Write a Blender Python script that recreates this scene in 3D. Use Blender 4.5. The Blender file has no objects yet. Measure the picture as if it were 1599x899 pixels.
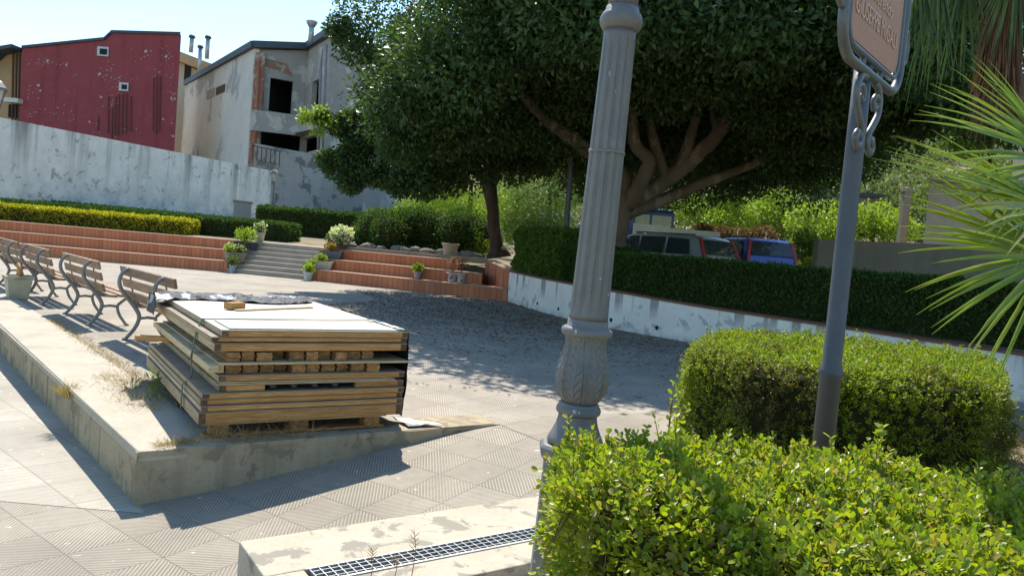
import bpy, math, random
import numpy as np
from mathutils import Vector, Matrix, noise
random.seed(7); RNG=np.random.default_rng(7)
SC=bpy.context.scene; COL=SC.collection
rad=math.radians; PI=math.pi
# ---------------------------------------------------------------- camera model
FP,PT,RL,EYE=1200.,rad(-3.),rad(4.8),1.45
def ray(x,y):
    dx=x-799.5; dy=449.5-y
    u=dx*math.cos(RL)-dy*math.sin(RL); v=dx*math.sin(RL)+dy*math.cos(RL)
    return (u,FP*math.cos(PT)-v*math.sin(PT),FP*math.sin(PT)+v*math.cos(PT))
def G(x,y,z=0.):
    a=ray(x,y); t=(z-EYE)/a[2]; return Vector((a[0]*t,a[1]*t,z))
def Q(x,y,Y):
    a=ray(x,y); t=Y/a[1]; return Vector((a[0]*t,Y,EYE+a[2]*t))
# ---------------------------------------------------------------- node helpers
class NT:
    def __init__(s,m): s.t=m.node_tree; s.n=s.t.nodes; s.l=s.t.links
    def new(s,ty,**k):
        n=s.n.new(ty)
        for a,b in k.items(): setattr(n,a,b)
        return n
    def put(s,sock,v):
        if isinstance(v,bpy.types.NodeSocket): s.l.new(v,sock)
        elif v is not None:
            if sock.type=='RGBA' and len(v)==3: v=(*v,1)
            sock.default_value=v
    def math(s,op,a,b=None,c=None,clamp=False):
        n=s.new('ShaderNodeMath',operation=op,use_clamp=clamp)
        s.put(n.inputs[0],a); s.put(n.inputs[1],b)
        if c is not None: s.put(n.inputs[2],c)
        return n.outputs[0]
    def mix(s,f,a,b,mode='MIX'):
        n=s.new('ShaderNodeMix',data_type='RGBA',blend_type=mode); 
        s.put(n.inputs[0],f); s.put(n.inputs[6],a); s.put(n.inputs[7],b); return n.outputs[2]
    def noise(s,vec,scale,detail=4,rough=.6,out=0,dist=0):
        n=s.new('ShaderNodeTexNoise'); s.put(n.inputs['Vector'],vec); n.inputs['Scale'].default_value=scale
        n.inputs['Detail'].default_value=detail; n.inputs['Roughness'].default_value=rough; n.inputs['Distortion'].default_value=dist
        return n.outputs[out]
    def step(s,v,a,b):
        n=s.new('ShaderNodeMapRange',clamp=True); s.put(n.inputs[0],v); n.inputs[1].default_value=a; n.inputs[2].default_value=b
        return n.outputs[0]
    def vm(s,op,a,b=None):
        n=s.new('ShaderNodeVectorMath',operation=op); s.put(n.inputs[0],a); s.put(n.inputs[1],b); return n.outputs[0]
    def obj(s,scale=None,rot=None,loc=None):
        c=s.new('ShaderNodeTexCoord').outputs['Object']
        if scale or rot or loc:
            m=s.new('ShaderNodeMapping'); s.l.new(c,m.inputs[0])
            if scale: m.inputs['Scale'].default_value=scale
            if rot: m.inputs['Rotation'].default_value=rot
            if loc: m.inputs['Location'].default_value=loc
            c=m.outputs[0]
        return c
    def sep(s,v):
        n=s.new('ShaderNodeSeparateXYZ'); s.put(n.inputs[0],v); return n.outputs
def newmat(name,rough=.8,spec=.3,metal=0.):
    m=bpy.data.materials.new(name); m.use_nodes=True; t=NT(m); b=t.n['Principled BSDF']
    b.inputs['Roughness'].default_value=rough; b.inputs['Specular IOR Level'].default_value=spec; b.inputs['Metallic'].default_value=metal
    return m,t,b
def bump(t,b,h,strength=.5,dist=.01):
    n=t.new('ShaderNodeBump'); n.inputs['Strength'].default_value=strength; n.inputs['Distance'].default_value=dist
    t.put(n.inputs['Height'],h); t.l.new(n.outputs[0],b.inputs['Normal'])
def M(name,c1,c2=None,scale=4.,rough=.8,spec=.3,metal=0.,bmp=.3,bd=.01,stretch=None,c3=None,s3=.7,lo=.35,hi=.65,grime=None,fine=60.):
    """mottled material; c1/c2 by big noise, c3 by a thresholded patch noise"""
    m,t,b=newmat(name,rough,spec,metal)
    v=t.obj(scale=stretch)
    c2=c2 or tuple(x*.75 for x in c1)
    n1=t.noise(v,scale,6,.65); col=t.mix(t.step(n1,lo,hi),c1,c2)
    f=t.noise(v,scale*fine/4.,4,.7)
    col=t.mix(t.math('MULTIPLY',t.step(f,.35,.7),.35),col,tuple(x*.55 for x in c1))
    if c3: 
        n3=t.noise(v,scale*s3,8,.62,dist=.4); col=t.mix(t.step(n3,.54,.58),col,c3)
    if grime:
        g=t.noise(t.obj(scale=(grime[1],grime[1],grime[1]*.08)),1.,5,.6); col=t.mix(t.math('MULTIPLY',t.step(g,.52,.7),grime[2]),col,grime[0])
    t.l.new(col,b.inputs['Base Color'])
    if bmp: bump(t,b,t.math('ADD',n1,t.math('MULTIPLY',f,.5)),bmp,bd)
    return m
def leafmat(name,cols,trans=.4,rough=.45,spec=.4,patch=None):
    m,t,b=newmat(name,rough,spec)
    g=t.new('ShaderNodeNewGeometry'); r=t.new('ShaderNodeValToRGB'); t.l.new(g.outputs['Random Per Island'],r.inputs[0])
    els=r.color_ramp.elements
    while len(els)<len(cols): els.new(.5)
    for i,c in enumerate(cols): els[i].position=i/(len(cols)-1); els[i].color=(*c,1)
    col=r.outputs[0]
    if patch:
        pn=t.noise(t.obj(),patch[1],3,.5); col=t.mix(t.step(pn,.5,.68),col,patch[0])
    t.l.new(col,b.inputs['Base Color'])
    tr=t.new('ShaderNodeBsdfTranslucent')
    t.l.new(t.mix(1.,col,(1.25,1.35,.45),'MULTIPLY'),tr.inputs[0])
    mx=t.new('ShaderNodeMixShader'); mx.inputs[0].default_value=trans
    t.l.new(b.outputs[0],mx.inputs[1]); t.l.new(tr.outputs[0],mx.inputs[2]); t.l.new(mx.outputs[0],t.n['Material Output'].inputs[0])
    return m
def paving(name,c1,c2,tile=.4,ribs=13,rot=38.,rib_amt=.5,rib_bump=.6,groove=(.13,.115,.095),smooth=False):
    m,t,b=newmat(name,.85,.25)
    v=t.obj(rot=(0,0,rad(rot)),scale=(1/tile,)*3); x,y,_=t.sep(v)
    cx=t.math('FLOOR',x); cy=t.math('FLOOR',y)
    par=t.math('MODULO',t.math('ABSOLUTE',t.math('ADD',cx,cy)),2)
    if smooth: u=x
    else:
        a=t.math('ADD',x,y); d=t.math('SUBTRACT',x,y)
        u=t.math('ADD',t.math('MULTIPLY',a,t.math('SUBTRACT',1,par)),t.math('MULTIPLY',d,par))
    rib=t.math('SINE',t.math('MULTIPLY',u,ribs*PI*2*.72)); ribn=t.step(rib,-.6,.5)
    fx=t.math('ABSOLUTE',t.math('SUBTRACT',t.math('FRACT',x),.5)); fy=t.math('ABSOLUTE',t.math('SUBTRACT',t.math('FRACT',y),.5))
    gr=t.step(t.math('MAXIMUM',fx,fy),.485,.494)
    wn=t.new('ShaderNodeTexWhiteNoise',noise_dimensions='3D'); t.l.new(t.vm('FLOOR',v),wn.inputs[0])
    big=t.noise(t.obj(),.9,6,.6); fine=t.noise(t.obj(),70.,3,.7); mid=t.noise(t.obj(),9.,6,.75)
    col=t.mix(wn.outputs[0],c1,c2)
    col=t.mix(t.math('MULTIPLY',t.step(big,.42,.68),.6),col,tuple(q*.7 for q in c2))
    col=t.mix(t.math('MULTIPLY',t.step(mid,.5,.75),.4),col,tuple(q*.5 for q in c1))
    col=t.mix(t.math('MULTIPLY',t.step(fine,.62,.72),.5),col,tuple(min(.8,q*1.6) for q in c1))
    sp=t.noise(t.obj(),13.,1,.4); col=t.mix(t.math('MULTIPLY',t.step(sp,.735,.75),.7),col,(.62,.58,.5)); stn=t.noise(t.obj(loc=(7,3,0)),.35,6,.7); col=t.mix(t.math('MULTIPLY',t.step(stn,.5,.7),.35),col,tuple(q*.6 for q in c2))
    worn=t.step(t.noise(t.obj(),2.2,4,.6),.3,.6)
    k=t.math('MULTIPLY',t.math('SUBTRACT',1,ribn),t.math('MULTIPLY',t.math('ADD',.35,t.math('MULTIPLY',worn,.65)),rib_amt))
    col=t.mix(k,col,groove); col=t.mix(t.math('MULTIPLY',gr,.5 if smooth else .35),col,groove)
    t.l.new(col,b.inputs['Base Color'])
    h=t.math('SUBTRACT',t.math('ADD',ribn,t.math('MULTIPLY',fine,.4)),t.math('MULTIPLY',gr,1.2))
    bump(t,b,h,rib_bump,.006)
    return m
# ---------------------------------------------------------------- mesh helpers
def link(o,parent=None):
    COL.objects.link(o)
    if parent: o.parent=parent
    return o
def tag(o,label=None,cat=None,group=None,kind=None):
    if label: o['label']=label
    if cat: o['category']=cat
    if group: o['group']=group
    if kind: o['kind']=kind
    return o
def thing(name,label,cat,loc=(0,0,0),rz=0,group=None):
    o=bpy.data.objects.new(name,None); o.empty_display_size=.1; COL.objects.link(o)
    o.location=loc; o.rotation_euler=(0,0,rz); return tag(o,label,cat,group)
def wmat(o):
    m=Matrix.Identity(4)
    while o: m=Matrix.Translation(o.location)@o.rotation_euler.to_matrix().to_4x4()@m; o=o.parent
    return m
class MB:
    def __init__(s): s.v=[]; s.f=[]; s.m=[]; s.sm=[]
    def add(s,vs,fs,mi=0,sm=False):
        k=len(s.v); s.v+= [tuple(v) for v in vs]; s.f+=[tuple(i+k for i in f) for f in fs]; s.m+=[mi]*len(fs); s.sm+=[sm]*len(fs); return s
    def box(s,c,d,rot=None,mi=0):
        R=(Matrix.Rotation(rot,3,'Z') if isinstance(rot,(int,float)) else rot) if rot is not None else Matrix.Identity(3)
        c=Vector(c); vs=[c+R@Vector((x*d[0]/2,y*d[1]/2,z*d[2]/2)) for x in(-1,1) for y in(-1,1) for z in(-1,1)]
        return s.add(vs,[(0,1,3,2),(4,6,7,5),(0,4,5,1),(2,3,7,6),(0,2,6,4),(1,5,7,3)],mi)
    def bar(s,a,b,w,h,up=(0,0,1),mi=0):
        a=Vector(a);b=Vector(b);d=(b-a); L=d.length; d.normalize(); u=Vector(up); sd=d.cross(u).normalized(); u=sd.cross(d)
        R=Matrix((d,sd,u)).transposed(); return s.box((a+b)/2,(L,w,h),R,mi)
    def prism(s,poly,z0,z1,mi=0):
        n=len(poly); vs=[(p[0],p[1],(z0[i] if isinstance(z0,(list,tuple)) else z0)) for i,p in enumerate(poly)]+[(p[0],p[1],(z1[i] if isinstance(z1,(list,tuple)) else z1)) for i,p in enumerate(poly)]
        return s.add(vs,[tuple(range(n))[::-1],tuple(range(n,2*n))]+[(i,(i+1)%n,n+(i+1)%n,n+i) for i in range(n)],mi)
    def slab(s,pts,nrm,t,mi=0):
        """polygon pts (3d) extruded along nrm by t"""
        n=len(pts); nv=Vector(nrm).normalized()*t; a=[Vector(p) for p in pts]
        return s.add(a+[p+nv for p in a],[tuple(range(n))[::-1],tuple(range(n,2*n))]+[(i,(i+1)%n,n+(i+1)%n,n+i) for i in range(n)],mi)
    def tube(s,pts,r,n=8,mi=0,caps=True,flat=1.):
        pts=[Vector(p) for p in pts]; m=len(pts); rs=r if isinstance(r,(list,tuple)) else [r]*m
        vs=[]; ref=None
        for i in range(m):
            d=(pts[min(i+1,m-1)]-pts[max(i-1,0)]); 
            if d.length<1e-9: d=Vector((0,0,1))
            d.normalize()
            if ref is None: ref=Vector((1,0,0)) if abs(d.x)<.8 else Vector((0,1,0))
            a=(ref-d*ref.dot(d)); 
            if a.length<1e-6: a=Vector((0,1,0)).cross(d)
            a.normalize(); ref=a; b=d.cross(a)
            for k in range(n): 
                th=2*PI*k/n; vs.append(pts[i]+(a*math.cos(th)+b*math.sin(th)*flat)*rs[i])
        fs=[(i*n+k,i*n+(k+1)%n,(i+1)*n+(k+1)%n,(i+1)*n+k) for i in range(m-1) for k in range(n)]
        if caps: fs+= [tuple(range(n))[::-1],tuple(range((m-1)*n,m*n))]
        return s.add(vs,fs,mi,True)
    def lathe(s,prof,n=24,c=(0,0,0),mod=None,mi=0,caps=True,rot=0.,sm=True):
        vs=[]
        for (r,z) in prof:
            for k in range(n):
                th=2*PI*k/n+rot; q=r*(mod(th,z) if mod else 1)
                vs.append((c[0]+q*math.cos(th),c[1]+q*math.sin(th),c[2]+z))
        m=len(prof); fs=[(i*n+k,i*n+(k+1)%n,(i+1)*n+(k+1)%n,(i+1)*n+k) for i in range(m-1) for k in range(n)]
        if caps: fs+=[tuple(range(n))[::-1],tuple(range((m-1)*n,m*n))]
        return s.add(vs,fs,mi,sm)
    def build(s,name,mats,parent=None,world=True,bevel=0.,seg=2,wn=False):
        me=bpy.data.meshes.new(name); vs=s.v
        o=bpy.data.objects.new(name,me)
        if parent and world:
            im=wmat(parent).inverted(); vs=[tuple(im@Vector(v)) for v in vs]
        me.from_pydata(vs,[],s.f)
        for m in (mats if isinstance(mats,(list,tuple)) else [mats]): me.materials.append(m)
        me.polygons.foreach_set('material_index',s.m); me.polygons.foreach_set('use_smooth',s.sm); me.update()
        if bevel:
            b=o.modifiers.new('b','BEVEL'); b.width=bevel; b.segments=seg; b.limit_method='ANGLE'; b.angle_limit=rad(40)
        return link(o,parent)
def npmesh(name,V,Fq,mat,parent=None,off=(0,0,0),smooth=False,mi=None):
    """V (N,3), Fq (M,k) arrays"""
    me=bpy.data.meshes.new(name); k=Fq.shape[1]
    V=V-np.array(off)
    me.vertices.add(len(V)); me.vertices.foreach_set('co',V.astype(np.float32).ravel())
    me.loops.add(Fq.size); me.loops.foreach_set('vertex_index',Fq.astype(np.int32).ravel())
    me.polygons.add(len(Fq)); me.polygons.foreach_set('loop_start',np.arange(0,Fq.size,k,dtype=np.int32)); me.polygons.foreach_set('loop_total',np.full(len(Fq),k,np.int32))
    for m in (mat if isinstance(mat,(list,tuple)) else [mat]): me.materials.append(m)
    if mi is not None: me.polygons.foreach_set('material_index',mi.astype(np.int32))
    me.update(); me.validate()
    o=bpy.data.objects.new(name,me); return link(o,parent)
def unit(a): return a/np.maximum(np.linalg.norm(a,axis=1,keepdims=True),1e-9)
def leaves_vf(P,D,L,W,fold=.25,rng=RNG,hex_=False,nrm=None):
    """leaf blades: base P, axis D, length L, width W"""
    n=len(P); D=unit(D); 
    r=rng.normal(size=(n,3)) if nrm is None else nrm
    S=unit(np.cross(D,r)); N=np.cross(S,D)
    L=np.broadcast_to(np.asarray(L,float).reshape(-1,1),(n,1)); W=np.broadcast_to(np.asarray(W,float).reshape(-1,1),(n,1))
    if hex_:
        b=P; m1=P+D*L*.35-N*L*.0; tip=P+D*L
        l1=P+D*L*.35+S*W*.42+N*W*fold; l2=P+D*L*.75+S*W*.45+N*W*fold
        r1=P+D*L*.35-S*W*.42+N*W*fold; r2=P+D*L*.75-S*W*.45+N*W*fold
        V=np.stack([b,l1,l2,tip,r2,r1],1).reshape(-1,3); k=np.arange(n)[:,None]*6
        F=np.concatenate([k+np.array([[0,1,2,3]]),k+np.array([[0,3,4,5]])],0)
        return V,F
    a=P; t=P+D*L; l=P+D*L*.5+S*W*.5+N*W*fold; q=P+D*L*.5-S*W*.5+N*W*fold
    V=np.stack([a,l,t,q],1).reshape(-1,3); F=np.arange(n)[:,None]*4+np.array([[0,1,2,3]])
    return V,F
def blobleaves(cent,radii,per,L,asp=.45,rng=RNG,shell=.35,up=.0,droop=0.):
    """leaves spread near the surface of ellipsoidal clumps"""
    n=len(cent)*per; c=np.repeat(np.array(cent,float),per,0); R=np.repeat(np.array(radii,float).reshape(len(cent),-1),per,0)
    d=unit(rng.normal(size=(n,3))); rr=1-shell*np.abs(rng.normal(size=(n,1)))*.7
    P=c+d*rr*R
    D=unit(d*.7+rng.normal(size=(n,3))*.7+np.array([0,0,up-droop]))
    Ls=L*rng.uniform(.6,1.3,n)
    return leaves_vf(P,D,Ls,Ls*asp,rng=rng)
def cat(*vf):
    Vs=[];Fs=[];k=0
    for V,F in vf: Vs.append(V);Fs.append(F+k);k+=len(V)
    return np.concatenate(Vs),np.concatenate(Fs)
# ---------------------------------------------------------------- world, sun, camera
sunv=Vector((-.10,.66,1)).normalized()      # towards the sun
el=math.asin(sunv.z); az=math.atan2(sunv.x,sunv.y)
W=bpy.data.worlds.new('World'); SC.world=W; W.use_nodes=True; wt=W.node_tree
sk=wt.nodes.new('ShaderNodeTexSky'); sk.sky_type='NISHITA'; sk.sun_disc=False; sk.sun_elevation=el; sk.sun_rotation=az%(2*PI)
sk.air_density=1.2; sk.dust_density=.3; sk.ozone_density=2.
bg=wt.nodes['Background']; bg.inputs[1].default_value=.122; tn=wt.nodes.new('ShaderNodeMix'); tn.data_type='RGBA'; tn.blend_type='MULTIPLY'; tn.inputs[0].default_value=1.; tn.inputs[7].default_value=(.80,.91,.92,1)
wt.links.new(sk.outputs[0],tn.inputs[6]); wt.links.new(tn.outputs[2],bg.inputs[0])
sl=bpy.data.lights.new('sun','SUN'); sl.energy=4.0; sl.angle=rad(.53); sl.color=(1,.93,.82)
so=bpy.data.objects.new('sun',sl); COL.objects.link(so); so.rotation_euler=(-sunv).to_track_quat('-Z','Y').to_euler(); so.location=(0,0,40)
cd=bpy.data.cameras.new('camera'); co=bpy.data.objects.new('camera',cd); COL.objects.link(co); SC.camera=co
cd.sensor_width=36; cd.lens=36*FP/1599; cd.clip_end=2000; cd.clip_start=.05
fw=Vector((0,math.cos(PT),math.sin(PT))); up0=Vector((0,-math.sin(PT),math.cos(PT))); R0=Vector((1,0,0))
cr=R0*math.cos(RL)+up0*math.sin(RL); cu=-R0*math.sin(RL)+up0*math.cos(RL)
co.matrix_world=Matrix.Translation((0,0,EYE))@Matrix((cr,cu,-fw)).transposed().to_4x4()
SC.view_settings.view_transform='Standard'; SC.view_settings.look='None'; SC.view_settings.gamma=1; SC.view_settings.exposure=1.15
SC.render.engine='CYCLES'; SC.render.resolution_x=1024; SC.render.resolution_y=575
SC.cycles.max_bounces=6; SC.cycles.transparent_max_bounces=4; SC.cycles.diffuse_bounces=3; SC.cycles.glossy_bounces=2; SC.cycles.transmission_bounces=4
# ---------------------------------------------------------------- materials
m_plaza=paving('plaza paving',(.40,.35,.285),(.34,.30,.245),tile=.42,ribs=20,rot=38,rib_amt=.5)
m_ramp=paving('ribbed paving',(.38,.335,.27),(.31,.275,.22),tile=.345,ribs=17,rot=38,rib_amt=.75)
m_path=paving('smooth paving',(.39,.355,.295),(.33,.30,.25),tile=.45,ribs=9,rot=41,rib_amt=.12,rib_bump=.08,smooth=True)
m_conc=M('weathered concrete',(.47,.41,.32),(.38,.33,.255),3.,.9,.2,bmp=.5,bd=.01,c3=(.24,.22,.18),s3=1.6)
m_cope=M('coping concrete',(.43,.385,.31),(.35,.315,.25),2.,.9,.2,bmp=.5,bd=.008,stretch=(1,1,1),grime=((.25,.23,.19),2.,.4))
m_kerbf=M('kerb face concrete',(.42,.35,.24),(.31,.255,.17),3.,.95,.15,bmp=.8,bd=.02,c3=(.24,.20,.14),s3=1.8,grime=((.17,.14,.10),5.,.6))
m_soil=M('dry soil',(.26,.21,.14),(.17,.14,.095),1.3,1.,.1,bmp=.6,bd=.03,c3=(.12,.13,.05),s3=.8)
m_asph=M('asphalt',(.16,.155,.145),(.12,.115,.105),.8,.95,.2,bmp=.3)
def terracotta():
    m,t,b=newmat('terracotta tiles',.75,.3); v=t.obj(); x,y,z=t.sep(v)
    u=t.math('MULTIPLY',t.math('ADD',x,t.math('MULTIPLY',y,.55)),1/.13); f=t.math('ABSOLUTE',t.math('SUBTRACT',t.math('FRACT',u),.5))
    gr=t.step(f,.42,.47); wn=t.new('ShaderNodeTexWhiteNoise',noise_dimensions='1D'); t.l.new(t.math('FLOOR',u),wn.inputs['W'])
    col=t.mix(wn.outputs[0],(.54,.20,.095),(.43,.145,.07)); n=t.noise(v,1.1,5,.6)
    col=t.mix(t.math('MULTIPLY',t.step(n,.45,.7),.5),col,(.34,.13,.07))
    col=t.mix(t.math('MULTIPLY',gr,.75),col,(.17,.075,.05)); t.l.new(col,b.inputs['Base Color']); bump(t,b,t.math('SUBTRACT',t.noise(v,30,3),gr),.4,.005); return m
m_terr=terracotta()
m_tread=M('terracotta nosing',(.46,.27,.18),(.38,.21,.13),3.,.8)
m_stair=M('pale stair stone',(.40,.34,.28),(.32,.27,.22),3.,.85,bmp=.3)
def brickish(name,base,mort,c3,sx=3.):
    m,t,b=newmat(name,.9,.2); v=t.obj()
    n1=t.noise(v,1.5,6,.65); col=t.mix(t.step(n1,.35,.65),base,tuple(q*.85 for q in base))
    br=t.new('ShaderNodeTexBrick'); mp=t.obj(rot=(rad(90),0,0)); t.put(br.inputs[0],mp); br.inputs['Scale'].default_value=sx
    n=t.noise(v,2.4,8,.7,dist=.5); n2=t.noise(v,.55,4,.6)
    pe=t.math('MULTIPLY',t.step(n,.57,.60),t.step(n2,.42,.5)); col=t.mix(t.math('MULTIPLY',pe,.8),col,c3)
    z=t.sep(v)[2]; g=t.noise(t.obj(scale=(1.1,1.1,.07)),1.,5,.65)
    top=t.step(z,.6,3.9); dr=t.math('MULTIPLY',t.step(g,.50,.64),t.math('POWER',top,1.3)); col=t.mix(t.math('MULTIPLY',dr,.75),col,(.13,.12,.10))
    low=t.math('MULTIPLY',t.step(z,2.2,.7),t.step(t.noise(v,1.2,5,.7),.4,.62)); col=t.mix(t.math('MULTIPLY',low,.5),col,(.24,.24,.25))
    rs=t.math('MULTIPLY',t.step(t.noise(t.obj(scale=(.8,.8,.05),loc=(3,8,0)),1.,4,.5),.66,.74),t.step(z,2.,3.9)); col=t.mix(t.math('MULTIPLY',rs,.7),col,(.33,.16,.05))
    t.l.new(col,b.inputs['Base Color']); bump(t,b,t.math('ADD',t.math('MULTIPLY',br.outputs['Fac'],-.4),n),.5,.03); return m
m_white=brickish('flaking white paint',(.88,.84,.77),(.5,.5,.5),(.38,.355,.32))
def retwall():
    m,t,b=newmat('stained white plaster',.9,.2); v=t.obj(); z=t.sep(v)[2]
    n1=t.noise(v,1.5,6,.65); col=t.mix(t.step(n1,.35,.65),(.80,.76,.71),(.70,.66,.61))
    g=t.noise(t.obj(scale=(3.2,3.2,.12)),1.,3,.5); ln=t.noise(t.obj(scale=(1.3,1.3,.1),loc=(5,3,0)),1.,3,.5)
    st=t.math('MULTIPLY',t.step(g,.56,.60),t.step(t.math('ADD',z,t.math('MULTIPLY',ln,.5)),.55,.85))
    col=t.mix(t.math('MULTIPLY',st,.8),col,(.24,.225,.21))
    p=t.noise(v,3.6,7,.6,dist=.3); pz=t.math('MULTIPLY',t.step(p,.56,.59),t.math('MULTIPLY',t.step(z,.62,.5),t.step(t.noise(v,.7,3,.5),.42,.52)))
    col=t.mix(t.math('MULTIPLY',pz,.75),col,(.38,.36,.345))
    dk=t.math('MULTIPLY',t.step(z,.14,.0),t.step(t.noise(v,5.,4,.6),.35,.6)); col=t.mix(t.math('MULTIPLY',dk,.6),col,(.25,.235,.22))
    t.l.new(col,b.inputs['Base Color']); bump(t,b,t.math('ADD',n1,t.math('MULTIPLY',p,.4)),.35,.012); return m
m_retw=retwall()
m_cap=M('brown coping',(.22,.10,.06),(.15,.075,.05),5.,.8)
m_red=M('crimson plaster',(.31,.07,.08),(.275,.06,.07),.4,.85,.2,bmp=.2,bd=.02,grime=((.10,.02,.025),1.6,.35),fine=20)
m_redw=M('flaked plaster scar',(.52,.42,.40),(.42,.27,.27),2.,.9)
m_pale=M('pale plaster',(.68,.65,.60),(.58,.55,.51),.35,.9,.2,bmp=.2,c3=(.38,.365,.35),s3=.55)
m_grey=M('raw grey render',(.38,.365,.345),(.29,.28,.265),.45,.95,.2,bmp=.4,bd=.03,c3=(.46,.44,.41),s3=1.6)
m_mott=M('patchy render wall',(.40,.385,.36),(.32,.31,.29),.35,.95,.2,bmp=.4,bd=.03,c3=(.17,.165,.155),s3=2.)
m_brick=M('exposed brick',(.36,.12,.07),(.25,.2,.16),1.2,.9,bmp=.5,c3=(.34,.31,.27),s3=1.2)
m_beige=M('beige plaster',(.50,.43,.33),(.44,.38,.29),.4,.9,.2,bmp=.2)
m_conw=M('bare concrete wall',(.30,.265,.215),(.24,.21,.17),.8,.95,.2,bmp=.4,grime=((.15,.135,.11),3.,.5))
m_orng=M('ochre plaster',(.50,.33,.18),(.42,.28,.16),.5,.9)
m_roof=M('slate blue roof edge',(.07,.085,.11),(.05,.06,.08),1.,.6)
m_rust=M('rusty steel',(.14,.075,.05),(.08,.05,.04),6.,.8,.3,.3)
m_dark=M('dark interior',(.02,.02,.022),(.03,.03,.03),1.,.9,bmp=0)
m_glass=M('dark glass',(.03,.04,.045),(.04,.05,.055),1.,.08,.6,bmp=0)
m_zinc=M('zinc pipe',(.45,.47,.48),(.36,.38,.39),5.,.4,.5,.6)
m_greyp=M('grey pipe',(.22,.22,.23),None,5.,.7)
m_iron=M('grey painted iron',(.185,.18,.172),(.15,.147,.142),7.,.5,.4,.15,bmp=.25,bd=.002,c3=(.145,.145,.15),s3=.9,fine=40)
def chips(m,thr,c):
    t=NT(m); b=t.n['Principled BSDF']; src=b.inputs['Base Color'].links[0].from_socket
    n=t.noise(t.obj(scale=(1,1,.7)),26.,3,.5); r=t.noise(t.obj(scale=(9,9,.8)),1.,4,.6)
    col=t.mix(t.math('MULTIPLY',t.step(r,.58,.72),.35),src,(.10,.085,.07)); t.l.new(t.mix(t.step(n,thr,thr+.015),col,c),b.inputs['Base Color'])
chips(m_iron,.725,(.42,.40,.37))
m_post=M('dark grey painted steel',(.085,.095,.11),(.07,.078,.09),5.,.5,.4,.2,bmp=.15,bd=.001)
m_frame=M('sign frame iron',(.115,.12,.125),(.09,.095,.10),6.,.38,.5,.3,bmp=.2,bd=.001)
m_cast=M('silver grey cast iron',(.26,.255,.24),(.19,.185,.17),8.,.6,.4,.2,bmp=.3,bd=.002)
def wood(name,a,b_,c,st=(1.2,1.2,14),rough=.75):
    m,t,b=newmat(name,rough,.25); v=t.obj(scale=st); n=t.noise(v,2.2,7,.65,dist=.3); r=t.new('ShaderNodeValToRGB'); t.l.new(n,r.inputs[0])
    e=r.color_ramp.elements; e[0].position=.3; e[0].color=(*a,1); e[1].position=.68; e[1].color=(*c,1); x=e.new(.5); x.color=(*b_,1)
    g=t.new('ShaderNodeObjectInfo'); k=t.math('ADD',.78,t.math('MULTIPLY',g.outputs['Random'],.45))
    sc=t.new('ShaderNodeMix',data_type='RGBA',blend_type='MULTIPLY'); sc.inputs[0].default_value=1.; t.l.new(r.outputs[0],sc.inputs[6])
    cm=t.new('ShaderNodeCombineXYZ'); [t.l.new(k,cm.inputs[i]) for i in range(3)]; t.l.new(cm.outputs[0],sc.inputs[7])
    t.l.new(sc.outputs[2],b.inputs['Base Color']); bump(t,b,n,.4,.003); return m
def laminate(name,src,pitch=.0165):
    m=src.copy(); m.name=name; t=NT(m); b=t.n['Principled BSDF']; c=b.inputs['Base Color'].links[0].from_socket
    g=t.new('ShaderNodeNewGeometry'); z=t.sep(g.outputs['Position'])[2]; z=t.math('ADD',z,t.math('MULTIPLY',t.noise(g.outputs['Position'],1.5,2),.006))
    f=t.math('FRACT',t.math('MULTIPLY',z,1/pitch)); ln=t.step(t.math('ABSOLUTE',t.math('SUBTRACT',f,.5)),.40,.47)
    kn=t.step(t.noise(t.obj(scale=(6,6,18)),1.6,2),.66,.72)
    c=t.mix(t.math('MULTIPLY',kn,.6),c,(.12,.06,.03)); t.l.new(t.mix(t.math('MULTIPLY',ln,.72),c,(.09,.05,.03)),b.inputs['Base Color']); return m
m_slat=wood('bench slat wood',(.15,.09,.055),(.24,.155,.10),(.33,.225,.15),(2,2,30),.6)
m_wdf=wood('tan panel edge',(.30,.135,.045),(.46,.245,.085),(.56,.34,.14),(3,3,40))
m_wds=wood('pale panel edge',(.28,.20,.11),(.44,.335,.195),(.54,.43,.28),(3,3,40))  # lighter, less orange tan than the front edges
m_wdp=wood('rough plank end',(.13,.06,.025),(.27,.14,.055),(.42,.25,.11),(12,12,26))
m_wdd=wood('dark end grain',(.07,.04,.025),(.13,.075,.045),(.2,.12,.07),(9,9,9))
m_lamf=laminate('laminated tan edge',m_wdf); m_lams=laminate('laminated pale edge',m_wds)
m_ply=M('white faced board',(.56,.52,.44),(.46,.42,.35),2.,.7,.3,bmp=.1,c3=(.52,.46,.37),s3=2.)
m_plygrey=M('greyed ply',(.30,.24,.18),(.22,.18,.135),3.,.85)
m_blackp=M('black plastic',(.02,.024,.034),(.035,.04,.05),5.,.6,.2,bmp=.4,bd=.01)
m_silvp=M('silver plastic',(.30,.32,.34),(.15,.17,.19),8.,.35,.5,bmp=.5,bd=.01)
m_whitep=M('white plastic',(.75,.75,.73),(.6,.6,.6),6.,.5,.4,bmp=.4,bd=.01)
m_strap=M('dark green strap',(.02,.10,.07),(.015,.07,.05),5.,.5)
m_pipe=M('black hose',(.03,.03,.032),(.06,.06,.06),5.,.4,.5)
m_sign=M('terracotta sign plate',(.42,.20,.105),(.38,.18,.095),3.,.55,.4,bmp=.08)
m_let=M('pale lettering',(.62,.42,.32),(.58,.39,.3),5.,.6)
m_bark=M('ficus bark',(.16,.12,.085),(.095,.072,.052),2.,.9,.2,bmp=.8,bd=.04,stretch=(1,1,.4),c3=(.21,.165,.12),s3=1.2)
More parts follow.
